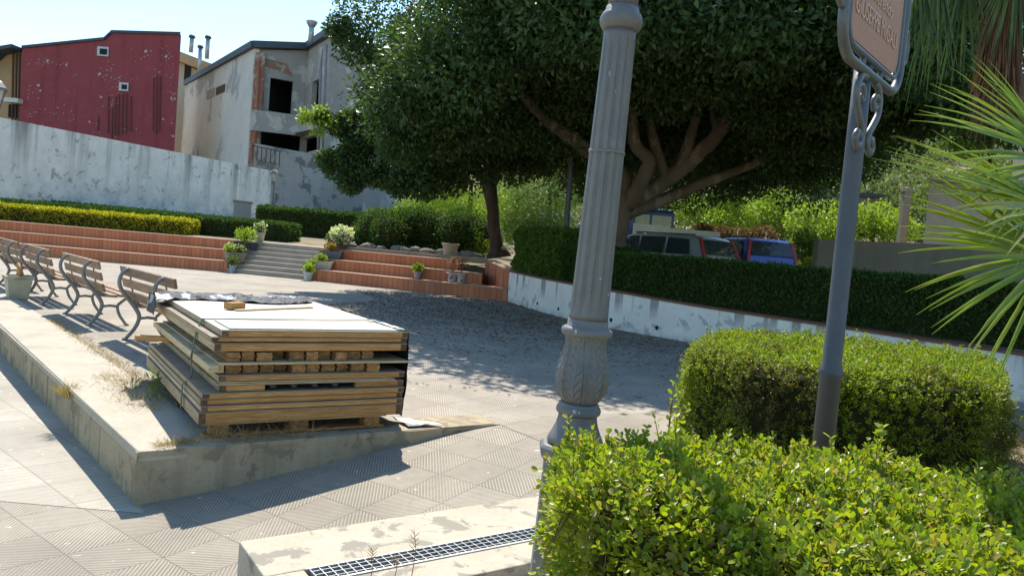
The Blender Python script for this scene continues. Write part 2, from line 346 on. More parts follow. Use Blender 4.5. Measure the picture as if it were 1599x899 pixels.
m_bark2=M('rough dark bark',(.10,.07,.055),(.055,.04,.032),5.,.95,.1,bmp=1.,bd=.04,stretch=(1,1,.35))
m_twig=M('twig wood',(.16,.11,.06),(.1,.07,.04),9.,.9)
m_stone=M('field stones',(.26,.24,.21),(.17,.155,.135),2.,.95,bmp=.7,bd=.04)
m_core=M('hedge interior',(.045,.05,.02),(.03,.03,.014),6.,1.,.05,bmp=.6,bd=.05)
m_thatch=M('palm thatch',(.17,.095,.055),(.10,.06,.038),4.,.95,bmp=.8,bd=.02,stretch=(9,9,.5))
L_box=leafmat('box leaves',[(.17,.24,.014),(.24,.31,.018),(.30,.35,.022),(.33,.33,.03),(.13,.21,.02),(.22,.27,.02),(.32,.22,.08)],.45,.42,.45)
L_box2=leafmat('box leaves farther',[(.12,.20,.014),(.19,.26,.016),(.25,.30,.02),(.17,.24,.017),(.22,.28,.02),(.20,.16,.06)],.42,.5,.35,patch=((.13,.12,.04),1.6))
L_yel=leafmat('golden hedge leaves',[(.32,.30,.02),(.40,.37,.025),(.46,.41,.03),(.24,.25,.02)],.4,.5,.3)
L_dk=leafmat('dark hedge leaves',[(.03,.07,.016),(.05,.10,.022),(.07,.13,.026),(.04,.085,.018),(.08,.13,.03)],.28,.7,.15)
L_fic=leafmat('ficus leaves',[(.035,.07,.025),(.05,.09,.032),(.065,.115,.035),(.042,.08,.03),(.09,.15,.04)],.3,.5,.28)
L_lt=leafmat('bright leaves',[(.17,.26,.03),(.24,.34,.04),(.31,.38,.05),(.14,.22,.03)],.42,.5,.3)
L_md=leafmat('mid green leaves',[(.07,.13,.025),(.11,.18,.035),(.15,.22,.04),(.08,.14,.03)],.35,.5,.3)
L_hill=leafmat('scrub leaves',[(.09,.13,.04),(.13,.17,.06),(.17,.19,.08),(.10,.14,.05)],.3,.6,.2)
L_red=leafmat('rusty leaves',[(.20,.07,.05),(.15,.12,.05),(.26,.13,.11),(.11,.12,.04),(.22,.10,.09)],.2,.6,.2)
L_flw=leafmat('white petals',[(.65,.66,.55),(.7,.7,.62),(.55,.6,.42),(.6,.62,.5)],.3,.6,.2)
L_dry=leafmat('dry grass',[(.36,.25,.12),(.42,.31,.16),(.22,.14,.07),(.32,.22,.11)],.3,.8,.1)
L_lit=leafmat('fallen leaves',[(.13,.08,.055),(.17,.105,.07),(.21,.14,.095),(.10,.065,.05)],.05,.8,.1)
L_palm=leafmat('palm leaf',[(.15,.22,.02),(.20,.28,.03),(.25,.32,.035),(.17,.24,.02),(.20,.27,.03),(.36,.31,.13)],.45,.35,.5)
L_palmd=leafmat('dark palm leaf',[(.03,.065,.018),(.045,.085,.022),(.06,.10,.025)],.2,.5,.3)  # darker green for the hanging fronds
# ================================================================ SETTING
# lower path / ramp heights
K0=Vector((-2.21,4.65)); K1=Vector((-.01,6.24)); KL=Vector((-6.11,9.2)); e_r=(K1-K0).normalized(); RLN=(K1-K0).length
kd=(KL-K0).normalized()
def lowz(x,y):
    s=((x-K0.x)*e_r.x+(y-K0.y)*e_r.y)/RLN
    s=max(0,min(1,s)); s=s*s*(3-2*s)*.35+s*.65
    return -.33*(1-s)
# big ground sheet to the horizon
b=MB(); b.add([(-600,-300,-.42),(600,-300,-.42),(600,700,-.42),(-600,700,-.42)],[(0,1,2,3)]); tag(b.build('ground',m_soil),kind='structure')
# lower walk: one grid sheet covering path + ramp, up to the terrace edge
def grid_sheet(name,mat,x0,x1,y0,y1,st,zf,keep):
    nx=int((x1-x0)/st)+1; ny=int((y1-y0)/st)+1; vs=[];idx={};fs=[]
    for j in range(ny):
        for i in range(nx):
            x=x0+i*st;y=y0+j*st; idx[i,j]=len(vs); vs.append((x,y,zf(x,y)))
    for j in range(ny-1):
        for i in range(nx-1):
            if keep(x0+(i+.5)*st,y0+(j+.5)*st): fs.append((idx[i,j],idx[i+1,j],idx[i+1,j+1],idx[i,j+1]))
    b=MB(); b.add(vs,fs,0,True); return b.build(name,mat)
kn=Vector((-kd.y,kd.x))      # left normal of kerb direction
def side_low(x,y):           # signed: >0 means lower side of the L shaped edge
    p=Vector((x,y))-K0
    a=p.x*(-.76)+p.y*(-.65)   # outward of kerb (left)
    c=p.x*e_r.y-p.y*e_r.x     # outward of the front edge
    return max(a,c)
prv=Vector((-e_r.y,e_r.x))
def strip_sheet(name,mat,sv,c0,c1,dz):
    b=MB(); vs=[];fs=[]
    for s_ in sv:
        for c_ in (c0,c1):
            p=K0+e_r*s_+prv*c_; vs.append((p.x,p.y,lowz(p.x,p.y)+dz))
    for k in range(len(sv)-1): fs.append((2*k,2*k+2,2*k+3,2*k+1))
    b.add(vs,fs,0,False); return b.build(name,mat)
tag(strip_sheet('paved_ramp',m_ramp,[-16,0]+[RLN*k/24 for k in range(1,25)]+[RLN+.4],-9,12,-.002),kind='structure')
b=MB(); b.add([(-22,4.62,-.3295),(-2.1,4.55,-.3295),(-2.1,34,-.3295),(-22,34,-.3295)],[(0,1,2,3)]); tag(b.build('footpath',m_path),kind='structure')
# plaza sheet (z=0): polygon
WALL=[(-.1,20.7),(.5,18.7),(1.23,16.85),(2.04,15.4),(3.38,13.9),(5.0,12.25),(6.6,10.2),(8.6,7.3),(12,2.6)]
n2=Vector((.76,.65))
cin=K0+n2*.0
b=MB(); pz=[tuple(K0+e_r*.01+Vector((.76,.65))*.0),tuple(K1),(2.2,7.3),(7,5.4),(12,2.4),(12,4),(8.8,7.5),(6.8,10.4),(5.2,12.45),(3.5,14.1),(2.2,15.6),(1.4,17),(.1,20.8),(-5,23.2),(-9,23.6),(-18.6,23.6)]
b.add([(x,y,0.0) for x,y in pz],[tuple(range(len(pz)))]); tag(b.build('plaza',m_plaza),kind='structure')
# right part continuing from the ramp (same level)
b=MB(); b.add([(K1.x,K1.y,.001),(3.5,1.38,.001),(12,-4,.001),(12,2.6,.001),(7,5.6,.001),(2.2,7.5,.001),(.6,6.9,.001)],[(0,1,2,3,4,5,6)]); tag(b.build('pavement',m_ramp),kind='structure')
# kerb: left coping strip + front edge wedge (a low wall = the terrace edge)
def off(p,a,c): return (p.x+a[0]*c,p.y+a[1]*c)
kerb=thing('kerb','long weathered concrete kerb edging the raised terrace beside the lower path','kerb',(K0.x,K0.y,0))
b=MB()
nn=(.76,.65)
A=[K0+Vector(nn)*.006,K0+kd*26+Vector(nn)*.006,K0+kd*26+Vector(nn)*.58,K0+Vector(nn)*.58+ (kd*-.04)]
b.prism([tuple(p) for p in A],-.06,.012); b.build('coping',m_cope,kerb,bevel=.01)
b=MB(); nseg=26
for i in range(nseg):
    p=K0+kd*i; q=K0+kd*(i+.985)
    jx=random.uniform(-.006,.006); w=Vector(nn)
    b.prism([tuple(p+w*(.015+jx)),tuple(q+w*(.015+jx)),tuple(q+w*.3),tuple(p+w*.3)],-.5,-.058)
b.build('side_face',m_kerbf,kerb,bevel=.012)
b=MB(); pr=Vector((-e_r.y,e_r.x)); ns=14
top=[];bot=[]
f0=K0; 
vs=[];fs=[]
for i in range(ns+1):
    p=K0+e_r*(RLN*i/ns)+pr*(.012*math.sin(i*1.7)); vs+=[(p.x,p.y,-.5),(p.x,p.y,.004)]; q=p+pr*.35; vs+=[(q.x,q.y,-.5),(q.x,q.y,.004)]
for i in range(ns):
    k=i*4; fs+=[(k,k+4,k+5,k+1),(k+1,k+5,k+7,k+3)]
b.add(vs,fs); b.build('front_face',m_kerbf,kerb)
b=MB(); b.prism([tuple(K0+pr*-.002+e_r*.01),tuple(K0+e_r*(RLN*.985)+pr*.004),tuple(K0+e_r*(RLN*.985)+pr*.2),tuple(K0+pr*.2+e_r*.1)],-.03,.010); b.build('coping',m_kerbf,kerb,bevel=.006)
# foreground landing slab with drain
s0=G(373,844,.02); s1=G(844,772,.02); c0=G(412,899,.02); sd=(s1-s0).normalized(); sn=Vector((sd.y,-sd.x,0)); 
ld=(c0-s0).normalized()
b=MB()
gA=G(458,899,.02)-s0; 
def SL(a,c,z=.0): p=s0+sd*a+sn*c; return (p.x,p.y,z)
sk_=ld.dot(sd)/ld.dot(sn)
d0=(G(465,893,.02)-s0).dot(sn); d1=(G(490,900,.02)-s0).dot(sn); dd0=(G(800,826,.02)-s0).dot(sn); dd1=(G(845,843,.02)-s0).dot(sn); d2=(G(835,868,.02)-s0).dot(sn)
g0=(d0+dd0)/2; g1=(d1+dd1)/2+.02
g1=max(g1,g0+.1)
e0=d2+.05
b.prism([SL(0,0),SL(3.2,0),SL(3.2,g0),SL(g0*sk_,g0)],-.5,.02)
b.prism([SL(g1*sk_,g1),SL(3.2,g1),SL(3.2,e0),SL(e0*sk_,e0)],-.5,.02)
b.prism([SL(g0*sk_,g0),SL(g0*sk_+.17,g0),SL(g1*sk_+.17,g1),SL(g1*sk_,g1)],-.5,.0195)
tag(b.build('concrete_landing',m_conc,bevel=.008),kind='structure')
b=MB(); b.prism([SL(e0*sk_,e0+.002),SL(3.2,e0+.002),SL(3.2,2.),SL(2.*sk_,2.)],-.5,-.05); tag(b.build('lower_landing',m_conc),kind='structure')
gr=thing('drain_grate','long galvanised drain grate set into the pale concrete slab','drain grate',SL(.2,(g0+g1)/2,.01))
b=MB(); aw=(g1-g0); st0=g0*sk_+.19; N=70
for i in range(N):
    a=st0+i*.042; b.bar(SL(a,g0+.012,.012),SL(a,g1-.012,.012),.0035,.02)
for j in range(1,4): 
    c=g0+aw*j/4; b.bar(SL(st0,c,.0125),SL(3.1,c,.0125),.0035,.018)
b.build('lattice',m_zinc,gr)
b=MB(); 
for c in(g0+.006,g1-.006): b.bar(SL(st0-.015,c,.013),SL(3.1,c,.013),.012,.022)
b.build('frame',m_zinc,gr)
b=MB(); b.prism([SL(st0-.02,g0+.001),SL(3.15,g0+.001),SL(3.15,g1-.001),SL(st0-.02,g1-.001)],-.3,-.06); b.build('channel',m_dark,gr)
# terrain behind tiers / retaining wall
BND=[(-60,24.6),(-25,24.6),(-15,24.55),(-9,24.6),(-5.8,24.6),(-3,23.9),(-.95,23.2),(.05,20.75),(.65,18.8),(1.4,17.),(2.2,15.6),(3.5,14.08),(5.12,12.45),(6.75,10.4),(8.75,7.5),(12.2,2.9)]
FAR=[(-260,200),(-130,240),(-80,250),(-45,250),(-20,250),(-5,250),(10,250),(30,250),(50,250),(70,240),(90,230),(110,210),(140,180),(170,140),(200,90),(230,40)]
def terr_h(x,y,d,i):
    right=max(0,min(1,(i-5)/2.))
    tl=[(0,.94),(1.5,.98),(6,1.1),(12,1.3),(30,1.9),(80,9),(230,26)]; tr=[(0,.64),(3,.68),(12,.70),(18,.75),(26,3.),(60,13),(230,40)]
    def ip(tb):
        for (a,za),(c,zc) in zip(tb,tb[1:]):
            if d<=c: return za+(zc-za)*(d-a)/(c-a)
        return tb[-1][1]
    return ip(tl)*(1-right)+ip(tr)*right
b=MB(); DS=[0,.8,1.5,3,5,7,9,12,15,18,22,26,32,42,60,90,150,225]; vs=[];fs=[]
for i,(p,q) in enumerate(zip(BND,FAR)):
    P=Vector(p); D=(Vector(q)-P).normalized()
    for d in DS:
        x=P.x+D.x*d; y=P.y+D.y*d; z=terr_h(x,y,d,i); z+= (noise.noise((x*.15,y*.15,3))*.35*min(1,d/15) if d>10 else 0); vs.append((x,y,z))
n=len(DS)
for i in range(len(BND)-1):
    for j in range(n-1): fs.append((i*n+j,(i+1)*n+j,(i+1)*n+j+1,i*n+j+1))
b.add(vs,fs,0,True); tag(b.build('terrain',m_soil),kind='structure')
from mathutils.bvhtree import BVHTree
TB=BVHTree.FromPolygons([tuple(v) for v in vs],fs)
def tz(x,y):
    h=TB.ray_cast(Vector((x,y,200)),Vector((0,0,-1))); return h[0].z if h[0] else .7
b=MB(); b.add([(2.2,23,.79),(13,17.5,.79),(20,24,.79),(18,30,.95),(3,31,.95)],[(0,1,2,3,4)]); tag(b.build('parking_area',m_asph),kind='structure')
# ---- terracotta seating tiers
def tiers(name,label,P0,P1,ends,dy=(0,.55,1.1),zs=((0,.335),(.335,.65),(.65,.95)),backs=1.9,extra=None):
    t=thing(name,label,'terraced steps',((P0[0]+P1[0])/2,(P0[1]+P1[1])/2,0))
    for k,(z0,z1) in enumerate(zs):
        a=Vector(P0)+Vector(ends[0])*k; c=Vector(P1)+Vector(ends[1])*k
        b=MB(); b.prism([(a.x,a.y+dy[k]),(c.x,c.y+dy[k]),(c.x,c.y+dy[2]+backs*.45),(a.x,a.y+dy[2]+backs*.45)],z0-.05,z1-.03); b.build('riser',m_terr,t)
        b=MB(); yy=dy[k]-.012; dp=dy[k+1]+.01 if k<2 else dy[2]+.4
        b.prism([(a.x,a.y+yy),(c.x,c.y+yy),(c.x,c.y+dp),(a.x,a.y+dp)],z1-.029,z1+.001+.001*k); b.build('tread',m_tread,t)
    return t
tiers('terraced_seating','long left flight of three terracotta tiled seating tiers below the yellow hedge',(-26,23.1),(-8.55,22.98),((0,0),(.0,0)))
tr=tiers('terraced_seating','right flight of three terracotta tiled seating tiers between stairs and white retaining wall',(-6.0,22.5),(-.12,20.72),((0,0),(-.75,.3)))
# end wing of terracotta by the retaining wall
b=MB(); a=Vector((-.08,20.74)); c=Vector((-.85,22.9)); w=Vector((.3,.1))
b.prism([tuple(a),tuple(a+w),tuple(c+w),tuple(c)],-.05,[.79,.79,1.0,1.0]); b.build('end_wing',m_terr,tr)
b=MB(); b.prism([tuple(a-w*.06),tuple(a+w*1.06),tuple(c+w*1.06),tuple(c-w*.06)],[.791,.791,1.001,1.001],[.82,.82,1.03,1.03]); b.build('wing_coping',m_tread,tr)
b=MB(); b.prism([(-5.95,23.95),(-.8,22.75),(-.8,22.95),(-5.95,24.15)],.9,1.06); tag(b.build('garden_kerb',m_conw),'grey concrete kerb running behind the right terracotta tiers','kerb')
# ---- stairs
st=thing('staircase','pale stone flight of shallow steps between the two terracotta seating flights','stairs',(-7.3,22.8,0))
for k in range(7):
    z1=.136*(k+1); y=22.85-.02*k+.27*k
    b=MB(); b.prism([(-8.55,y+.1),(-6.0,y-.36),(-6.0,y+3.-.27*k),(-8.55,y+3.-.27*k)],z1-.14,z1); b.build('step',m_stair,st,bevel=.008)
# ---- curved retaining wall (white) with brown cap
rw=thing('retaining_wall','curved stained white retaining wall with brown coping along the shaded plaza','wall',(2.04,15.4,0))
def wallstrip(pts,th,z0,z1s,mat,name,parent,world=True):
    P=[Vector(p) for p in pts]; L=[];R_=[]
    for i,p in enumerate(P):
        d=(P[min(i+1,len(P)-1)]-P[max(i-1,0)]).normalized(); n=Vector((-d.y,d.x)); L.append(p); R_.append(p+n*th)
    vs=[];fs=[]
    for i in range(len(P)):
        zt=z1s[i] if isinstance(z1s,(list,tuple)) else z1s; zb=z0[i] if isinstance(z0,(list,tuple)) else z0
        vs+=[(L[i].x,L[i].y,zb),(L[i].x,L[i].y,zt),(R_[i].x,R_[i].y,zt),(R_[i].x,R_[i].y,zb)]
    for i in range(len(P)-1):
        k=i*4; fs+=[(k,k+4,k+5,k+1),(k+1,k+5,k+6,k+2),(k+2,k+6,k+7,k+3)]
    fs+=[(0,1,2,3),(len(vs)-4,len(vs)-1,len(vs)-2,len(vs)-3)]
    b=MB(); b.add(vs,fs); return b.build(name,mat,parent)
def smooth_poly(pts,n=5):
    out=[]; P=[Vector(p) for p in pts]
    for i in range(len(P)-1):
        p0=P[max(i-1,0)];p1=P[i];p2=P[i+1];p3=P[min(i+2,len(P)-1)]
        for k in range(n):
            t=k/n; out.append(.5*((2*p1)+(p2-p0)*t+(2*p0-5*p1+4*p2-p3)*t*t+(3*p1-p0-3*p2+p3)*t**3))
    out.append(P[-1]); return out
WS=smooth_poly([(x,y,z) for (x,y),z in zip(WALL,[.79,.77,.75,.73,.66,.62,.6,.6,.6])],5)
wallstrip([(p.x,p.y) for p in WS],.25,-.1,[p.z for p in WS],m_retw,'wall_face',rw)
wallstrip([(p.x-.015,p.y-.015) for p in WS],.29,[p.z+.001 for p in WS],[p.z+.04 for p in WS],m_cap,'coping',rw)
b=MB()
for i in range(6,30,3):
    p=WS[i]; q=WS[i+1]; d=Vector((q.x-p.x,q.y-p.y)).normalized(); n=Vector((d.y,-d.x)); 
    c=Vector((p.x,p.y))+n*.005; b.tube([(c.x-n.x*.02,c.y-n.y*.02,.17),(c.x+n.x*.004,c.y+n.y*.004,.17)],.04,10)
b.build('weep_hole',m_dark,rw)
# ================================================================ vegetation builders
def hedge(name,label,poly,z0,z1,mat,n,L,cat_='hedge',group=None,core_in=.07,bumps=.05,seed=1,hexl=False,up=.5,asp=.55,topvar=.04,faces=None,stems=0):
    """poly: list of (x,y) ccw footprint; leaves on sides + top, dark solid core that blocks light"""
    rng=np.random.default_rng(seed); P=[Vector(p) for p in poly]; m=len(P)
    cx=sum(p.x for p in P)/m; cy=sum(p.y for p in P)/m
    area=abs(sum(P[i].x*P[(i+1)%m].y-P[(i+1)%m].x*P[i].y for i in range(m)))/2
    if sum(P[i].x*P[(i+1)%m].y-P[(i+1)%m].x*P[i].y for i in range(m))<0: P=P[::-1]
    ed=[(P[i],P[(i+1)%m]) for i in range(m)]; ln=[(b_-a_).length for a_,b_ in ed]; sidea=[l*(z1-z0) for l in ln]
    tot=area+sum(sidea); nt=int(n*area*1.15/tot); pts=[];nor=[]
    xs=[p.x for p in P]; ys=[p.y for p in P]
    def inside(X,Y):
        r=np.zeros(len(X),bool)
        for a_,b_ in ed:
            c=((a_.y>Y)!=(b_.y>Y))&(X<(b_.x-a_.x)*(Y-a_.y)/((b_.y-a_.y) or 1e-9)+a_.x); r^=c
        return r
    X=rng.uniform(min(xs),max(xs),nt*6); Y=rng.uniform(min(ys),max(ys),nt*6); k=inside(X,Y); X=X[k][:nt];Y=Y[k][:nt]
    def bmp(x,y,z,s=3.): return noise.noise((x*s+seed,y*s,z*s))+.6*noise.noise((x*s*2.7,y*s*2.7+seed,z*s*2.7))
    Z=np.array([z1+bumps*bmp(x,y,0) for x,y in zip(X,Y)])-np.abs(rng.normal(size=len(X)))*topvar
    pts.append(np.stack([X,Y,Z],1)); nor.append(np.tile([0,0,1.],(len(X),1)))
    for (a_,b_),sa in zip(ed,sidea):
        q=int(n*sa/tot); 
        if q<1: continue
        d=(b_-a_).normalized(); o=Vector((d.y,-d.x)); t=rng.uniform(0,1,q); z=z0+(z1-z0)*rng.uniform(0,1,q)**.85
        px=a_.x+(b_.x-a_.x)*t; py=a_.y+(b_.y-a_.y)*t
        bb=np.array([bumps*bmp(x,y,w)*1.2 for x,y,w in zip(px,py,z)])-np.abs(rng.normal(size=q))*topvar
        # round the shoulder
        sh=np.clip((z-(z1-.12))/.12,0,1)**2*.05
        pts.append(np.stack([px+o.x*(bb-sh),py+o.y*(bb-sh),z],1)); nor.append(np.tile([o.x,o.y,0.],(q,1)))
    pts=np.concatenate(pts); nor=np.concatenate(nor)
    D=unit(nor*.55+rng.normal(size=pts.shape)*.65+np.array([0,0,up])); Ls=L*rng.uniform(.6,1.3,len(pts))
    V,F=leaves_vf(pts,D,Ls,Ls*asp,rng=rng,hex_=hexl)
    t=thing(name,label,cat_,(cx,cy,z0),0,group)
    npmesh('foliage',V,F,mat,t,(cx,cy,z0))
    b=MB(); c=Vector((cx,cy)); ins=[]
    for i,p in enumerate(P):
        d1=(P[(i+1)%m]-p).normalized(); d0=(p-P[i-1]).normalized(); nv=Vector((-(d0.y+d1.y),d0.x+d1.x)); 
        nv=nv.normalized() if nv.length>1e-6 else Vector((0,0)); ins.append((p.x+nv.x*core_in*1.3,p.y+nv.y*core_in*1.3))
    b.prism(ins,z0-.02,z1-core_in*1.1); b.build('solid_core',m_core,t)  # solid block added inside the leaves to stop light passing
    return t,(pts,nor)
def strip_poly(a,b_,w):
    a=Vector(a);b_=Vector(b_); d=(b_-a).normalized(); n=Vector((-d.y,d.x)); return [tuple(a),tuple(b_),tuple(b_+n*w),tuple(a+n*w)]
def curve_strip(pts,w,o0=0.):
    P=[Vector(p) for p in pts]; A=[];B=[]
    for i,p in enumerate(P):
        d=(P[min(i+1,len(P)-1)]-P[max(i-1,0)]).normalized(); n=Vector((-d.y,d.x)); A.append(tuple(p+n*o0)); B.append(tuple(p+n*(o0+w)))
    return A+B[::-1]
# yellow hedge on top of the left tiers
hedge('hedge','clipped bright yellow-green hedge along the top of the left terracotta tiers',[(-22,25.0),(-10.75,25.0),(-10.75,26.1),(-22,26.1)],.93,1.46,L_yel,26000,.075,seed=3,bumps=.07,topvar=.05)
# dark hedges
hedge('hedge','low dark green clipped hedge ending left of the stair top',[(-24,26.5),(-7.75,26.2),(-7.7,27.6),(-24,27.9)],.9,1.62,L_dk,24000,.08,seed=4,bumps=.07)
hedge('hedge','dark green hedge running behind the stairs below the patchy grey wall',[(-11.2,33),(-1.5,31.5),(-1.5,33.5),(-11.2,35)],.9,2.3,L_dk,24000,.10,seed=5,bumps=.12)
hedge('hedge','low dark green hedge along the foot of the flaking white wall',[(-26,29.3),(-19,33.2),(-13,44),(-14,44.5),(-20,34.5),(-27,30.3)],1.0,1.75,L_dk,14000,.10,seed=55,bumps=.08)
# long dark hedge on the retaining wall
wp=[(p.x,p.y) for p in WS[9:42:3]]
hedge('hedge','long dark shaded hedge planted on top of the curved white retaining wall',curve_strip(wp,1.05,.42),.66,1.52,L_dk,70000,.06,seed=6,bumps=.06,topvar=.05)
# tall block hedge left of the lamp
hedge('hedge','tall rounded green hedge block at the left end of the retaining wall',[(.0,21.2),(.5,19.6),(1.1,18.4),(2.5,18.9),(2.2,21.6),(.4,22.0)],.7,1.98,L_md,42000,.075,seed=7,bumps=.1,up=.7)
hedge('hedge','lower dark green hedge piece behind the fluted lamp post',[(1.15,18.2),(1.55,17.3),(2.9,17.6),(2.5,18.8)],.66,1.6,L_dk,14000,.07,seed=8,bumps=.08)
# dark shrub mass beneath the crown behind right tiers
def shrub(name,label,blobs,mat,per,L,cat_='shrub',group=None,seed=1,asp=.5,stem=True,up=.2,coremat=None,corek=.72,droop=0.):
    rng=np.random.default_rng(seed); c=[b_[:3] for b_ in blobs]; r=[(b_[3],b_[3],b_[4] if len(b_)>4 else b_[3]*.85) for b_ in blobs]
    cx=sum(q[0] for q in c)/len(c); cy=sum(q[1] for q in c)/len(c); z=min(q[2]-w[2] for q,w in zip(c,r))
    t=thing(name,label,cat_,(cx,cy,z),0,group)
    V,F=blobleaves(c,r,per,L,asp,rng,up=up,droop=droop); npmesh('foliage',V,F,mat,t,(cx,cy,z))
    b=MB()
    if coremat:
        for q,w in zip(c,r):
            pr_=[(w[0]*corek*math.sin(PI*k/6),-w[2]*corek*math.cos(PI*k/6)) for k in range(7)]; b.lathe([(max(a_,.001),z_) for a_,z_ in pr_],10,q)
    if stem:
        for q,w in zip(c,r): b.tube([(cx+(q[0]-cx)*.3,cy+(q[1]-cy)*.3,z-.1),(q[0],q[1],q[2]-w[2]*.3),(q[0],q[1],q[2]+w[2]*.4)],[.03,.02,.008],5)
    if b.v: b.build('stem',[coremat or m_twig],t)
    return t
bl=[]
for i in range(12):
    bl.append((-4.9+i*.33+random.uniform(-.2,.2),26.3+random.uniform(-.5,.7),1.75+random.uniform(-.2,.35),.7,.75))
shrub('shrub','dark green mass of shrub behind the right terracotta tiers',bl,L_dk,1700,.09,seed=9,coremat=m_core)
shrub('shrub','greyish low bush beside the stones behind the stairs',[(-5.6,27,1.35,.55,.4),(-5.0,27,1.4,.5,.45),(-6.3,27.2,1.25,.4,.3)],L_hill,1300,.07,seed=19,coremat=m_core)
shrub('shrub','pale yellowish bush at the foot of the leaning dark trunk',[(-1.5,26.,1.5,.45,.5),(-1.05,26.2,1.35,.35,.3)],L_lt,900,.07,seed=20)
# stones in the bed
rs=random.Random(4)
for i in range(14):
    x=-5.6+i*.33+rs.uniform(-.1,.1); y=25.2+rs.uniform(-.15,.25); s=rs.uniform(.12,.24); b=MB()
    vs=[];fs=[]
    for j in range(5):
        for k in range(8):
            ph=PI*j/4; th=2*PI*k/8; q=s*(1+.3*noise.noise((i+math.cos(th)*math.sin(ph),math.sin(th)*math.sin(ph),math.cos(ph)))); vs.append((x+q*1.3*math.sin(ph)*math.cos(th),y+q*math.sin(ph)*math.sin(th),1.02+q*.65*math.cos(ph)+s*.3))
    for j in range(4):
        for k in range(8): fs.append((j*8+k,j*8+(k+1)%8,(j+1)*8+(k+1)%8,(j+1)*8+k))
    b.add(vs,fs,0,True); o=b.build('stone',m_stone)
    W_=['first','second','third','fourth','fifth','sixth','seventh','eighth','ninth','tenth','eleventh','twelfth','thirteenth','fourteenth'][i]
    tag(o,W_+' rough stone from the stairs edging the shrub bed behind the tiers','stone','stones edging the shrub bed')
# ================================================================ trees
def bez(pts,n=6): return smooth_poly(pts,n)
def limb(b,pts,r0,r1,n=9,seed=0):
    P=bez(pts,6); m=len(P); b.tube([p+Vector((noise.noise((i*.4,seed,0)),noise.noise((i*.4,seed,9)),0))*r0*.25 for i,p in enumerate(P)],[ (r0+(r1-r0)*i/(m-1))*(1+.12*noise.noise((i*.7,seed,5))) for i in range(m)],n)
def q(x,y,Y): return tuple(Q(x,y,Y))
fic=thing('ficus_tree','huge dark ficus tree with thick twisting limbs spreading over the plaza','tree',(2.65,19,.65))
b=MB()
limb(b,[q(955,452,19),q(958,400,19),q(963,350,19),q(974,305,19)],.31,.29,14,1)
b.tube([q(949,470,19),q(950,440,19),q(952,420,19)],[.48,.37,.29],14)
limb(b,[q(985,320,19),q(962,262,18.8),q(925,240,18.3),q(885,210,17.6),q(852,186,17),q(800,130,16)],.24,.10,9,2)
limb(b,[q(968,322,19),q(1030,288,19),q(1085,245,18.7),q(1125,205,18.3),q(1160,150,17.8),q(1200,60,17)],.25,.11,10,3)
limb(b,[q(972,335,19.1),q(1035,312,19.5),q(1100,285,19.8),q(1160,262,20.2),q(1230,230,20.6)],.19,.10,9,4)
limb(b,[q(980,320,18.9),q(1000,288,18.5),q(1012,250,18.3),q(992,225,18.2),q(985,160,18),q(975,90,17.6)],.20,.10,9,5)
limb(b,[q(1040,285,19),q(1022,225,18.6),q(1010,170,18.2),q(990,100,17.6)],.15,.07,8,6)
limb(b,[q(1060,265,18.9),q(1078,215,18.4),q(1092,160,18),q(1098,90,17.2)],.15,.07,8,7)
limb(b,[q(1120,210,18.4),q(1110,160,18),q(1105,120,17.2)],.1,.05,8,8)
limb(b,[q(985,310,19.2),q(1030,240,20.5),q(1100,170,22),q(1150,60,24)],.22,.1,8,9)
b.build('trunk',m_bark,fic)
def crown(parent,n,fn,per,L,mat,seed,off_,asp=.5,rr=(.5,1.3)):
    rng=np.random.default_rng(seed); C=[];R_=[]
    while len(C)<n:
        c=fn(rng)
        if c is None: continue
        r=rng.uniform(*rr); C.append(c); R_.append((r*1.1,r*1.1,r*.8))
    V,F=blobleaves(C,R_,per,L,asp,rng,shell=.5,up=-.15); return npmesh('crown',V,F,mat,parent,off_)
def ffn(rng):
    # dome shell with an undercut belly
    a=rng.uniform(0,2*PI); u=rng.uniform(0,1)**.55
    x=3.5+6.7*u*math.cos(a); y=18.6+7.3*u*math.sin(a)
    topz=3.6+6.4*math.sqrt(max(0,1-u*u)); near=max(0,(17.5-y)/6.)
    botz=3.7+1.2*math.sqrt(max(0,1-u*u))+near*1.5-.4*u
    if x<-1: botz-=.5*min(1,(-1-x)/2)
    if rng.uniform()<.55: z=botz+rng.uniform(0,.9)
    else: z=rng.uniform(botz,max(topz,botz+.6))
    if x>8.9 and z<5.6: return None
    # keep a window under the crown where the limbs show
    p=proj(x,y,z)
    if y<19 and 880<p[0]<1130 and 150<p[1]<420: return None
    if y<19.5 and z<3.9 and 820<p[0]<1160 : return None
    return (x,y,z)
def proj(X,Y,Z):
    Z-=EYE; d=Y*math.cos(PT)+Z*math.sin(PT); v=-Y*math.sin(PT)+Z*math.cos(PT); u,v=X*FP/d,v*FP/d
    return (799.5+u*math.cos(RL)+v*math.sin(RL),449.5-(-u*math.sin(RL)+v*math.cos(RL)))
crown(fic,480,ffn,950,.125,L_fic,11,(2.65,19,.65))
def ftop(rng):
    a=rng.uniform(0,2*PI); u=rng.uniform(0,1)**.5; return (4.0+4.4*u*math.cos(a),18.0+5.*u*math.sin(a),6.6+rng.uniform(0,1.5))
crown(fic,120,ftop,300,.3,L_fic,14,(2.65,19,.65),rr=(.9,1.3))  # upper large-leaf clumps added to block sun flecks on the plaza
def fnear(rng):
    a=rng.uniform(0,2*PI); u=rng.uniform(0,1)**.5; return (3.4+5.2*u*math.cos(a),14.6+2.6*u*math.sin(a),6.3+rng.uniform(0,1.2))
crown(fic,90,fnear,700,.15,L_fic,15,(2.65,19,.65),rr=(.7,1.1))  # extra near clumps added to thicken the crown's shadow on the plaza
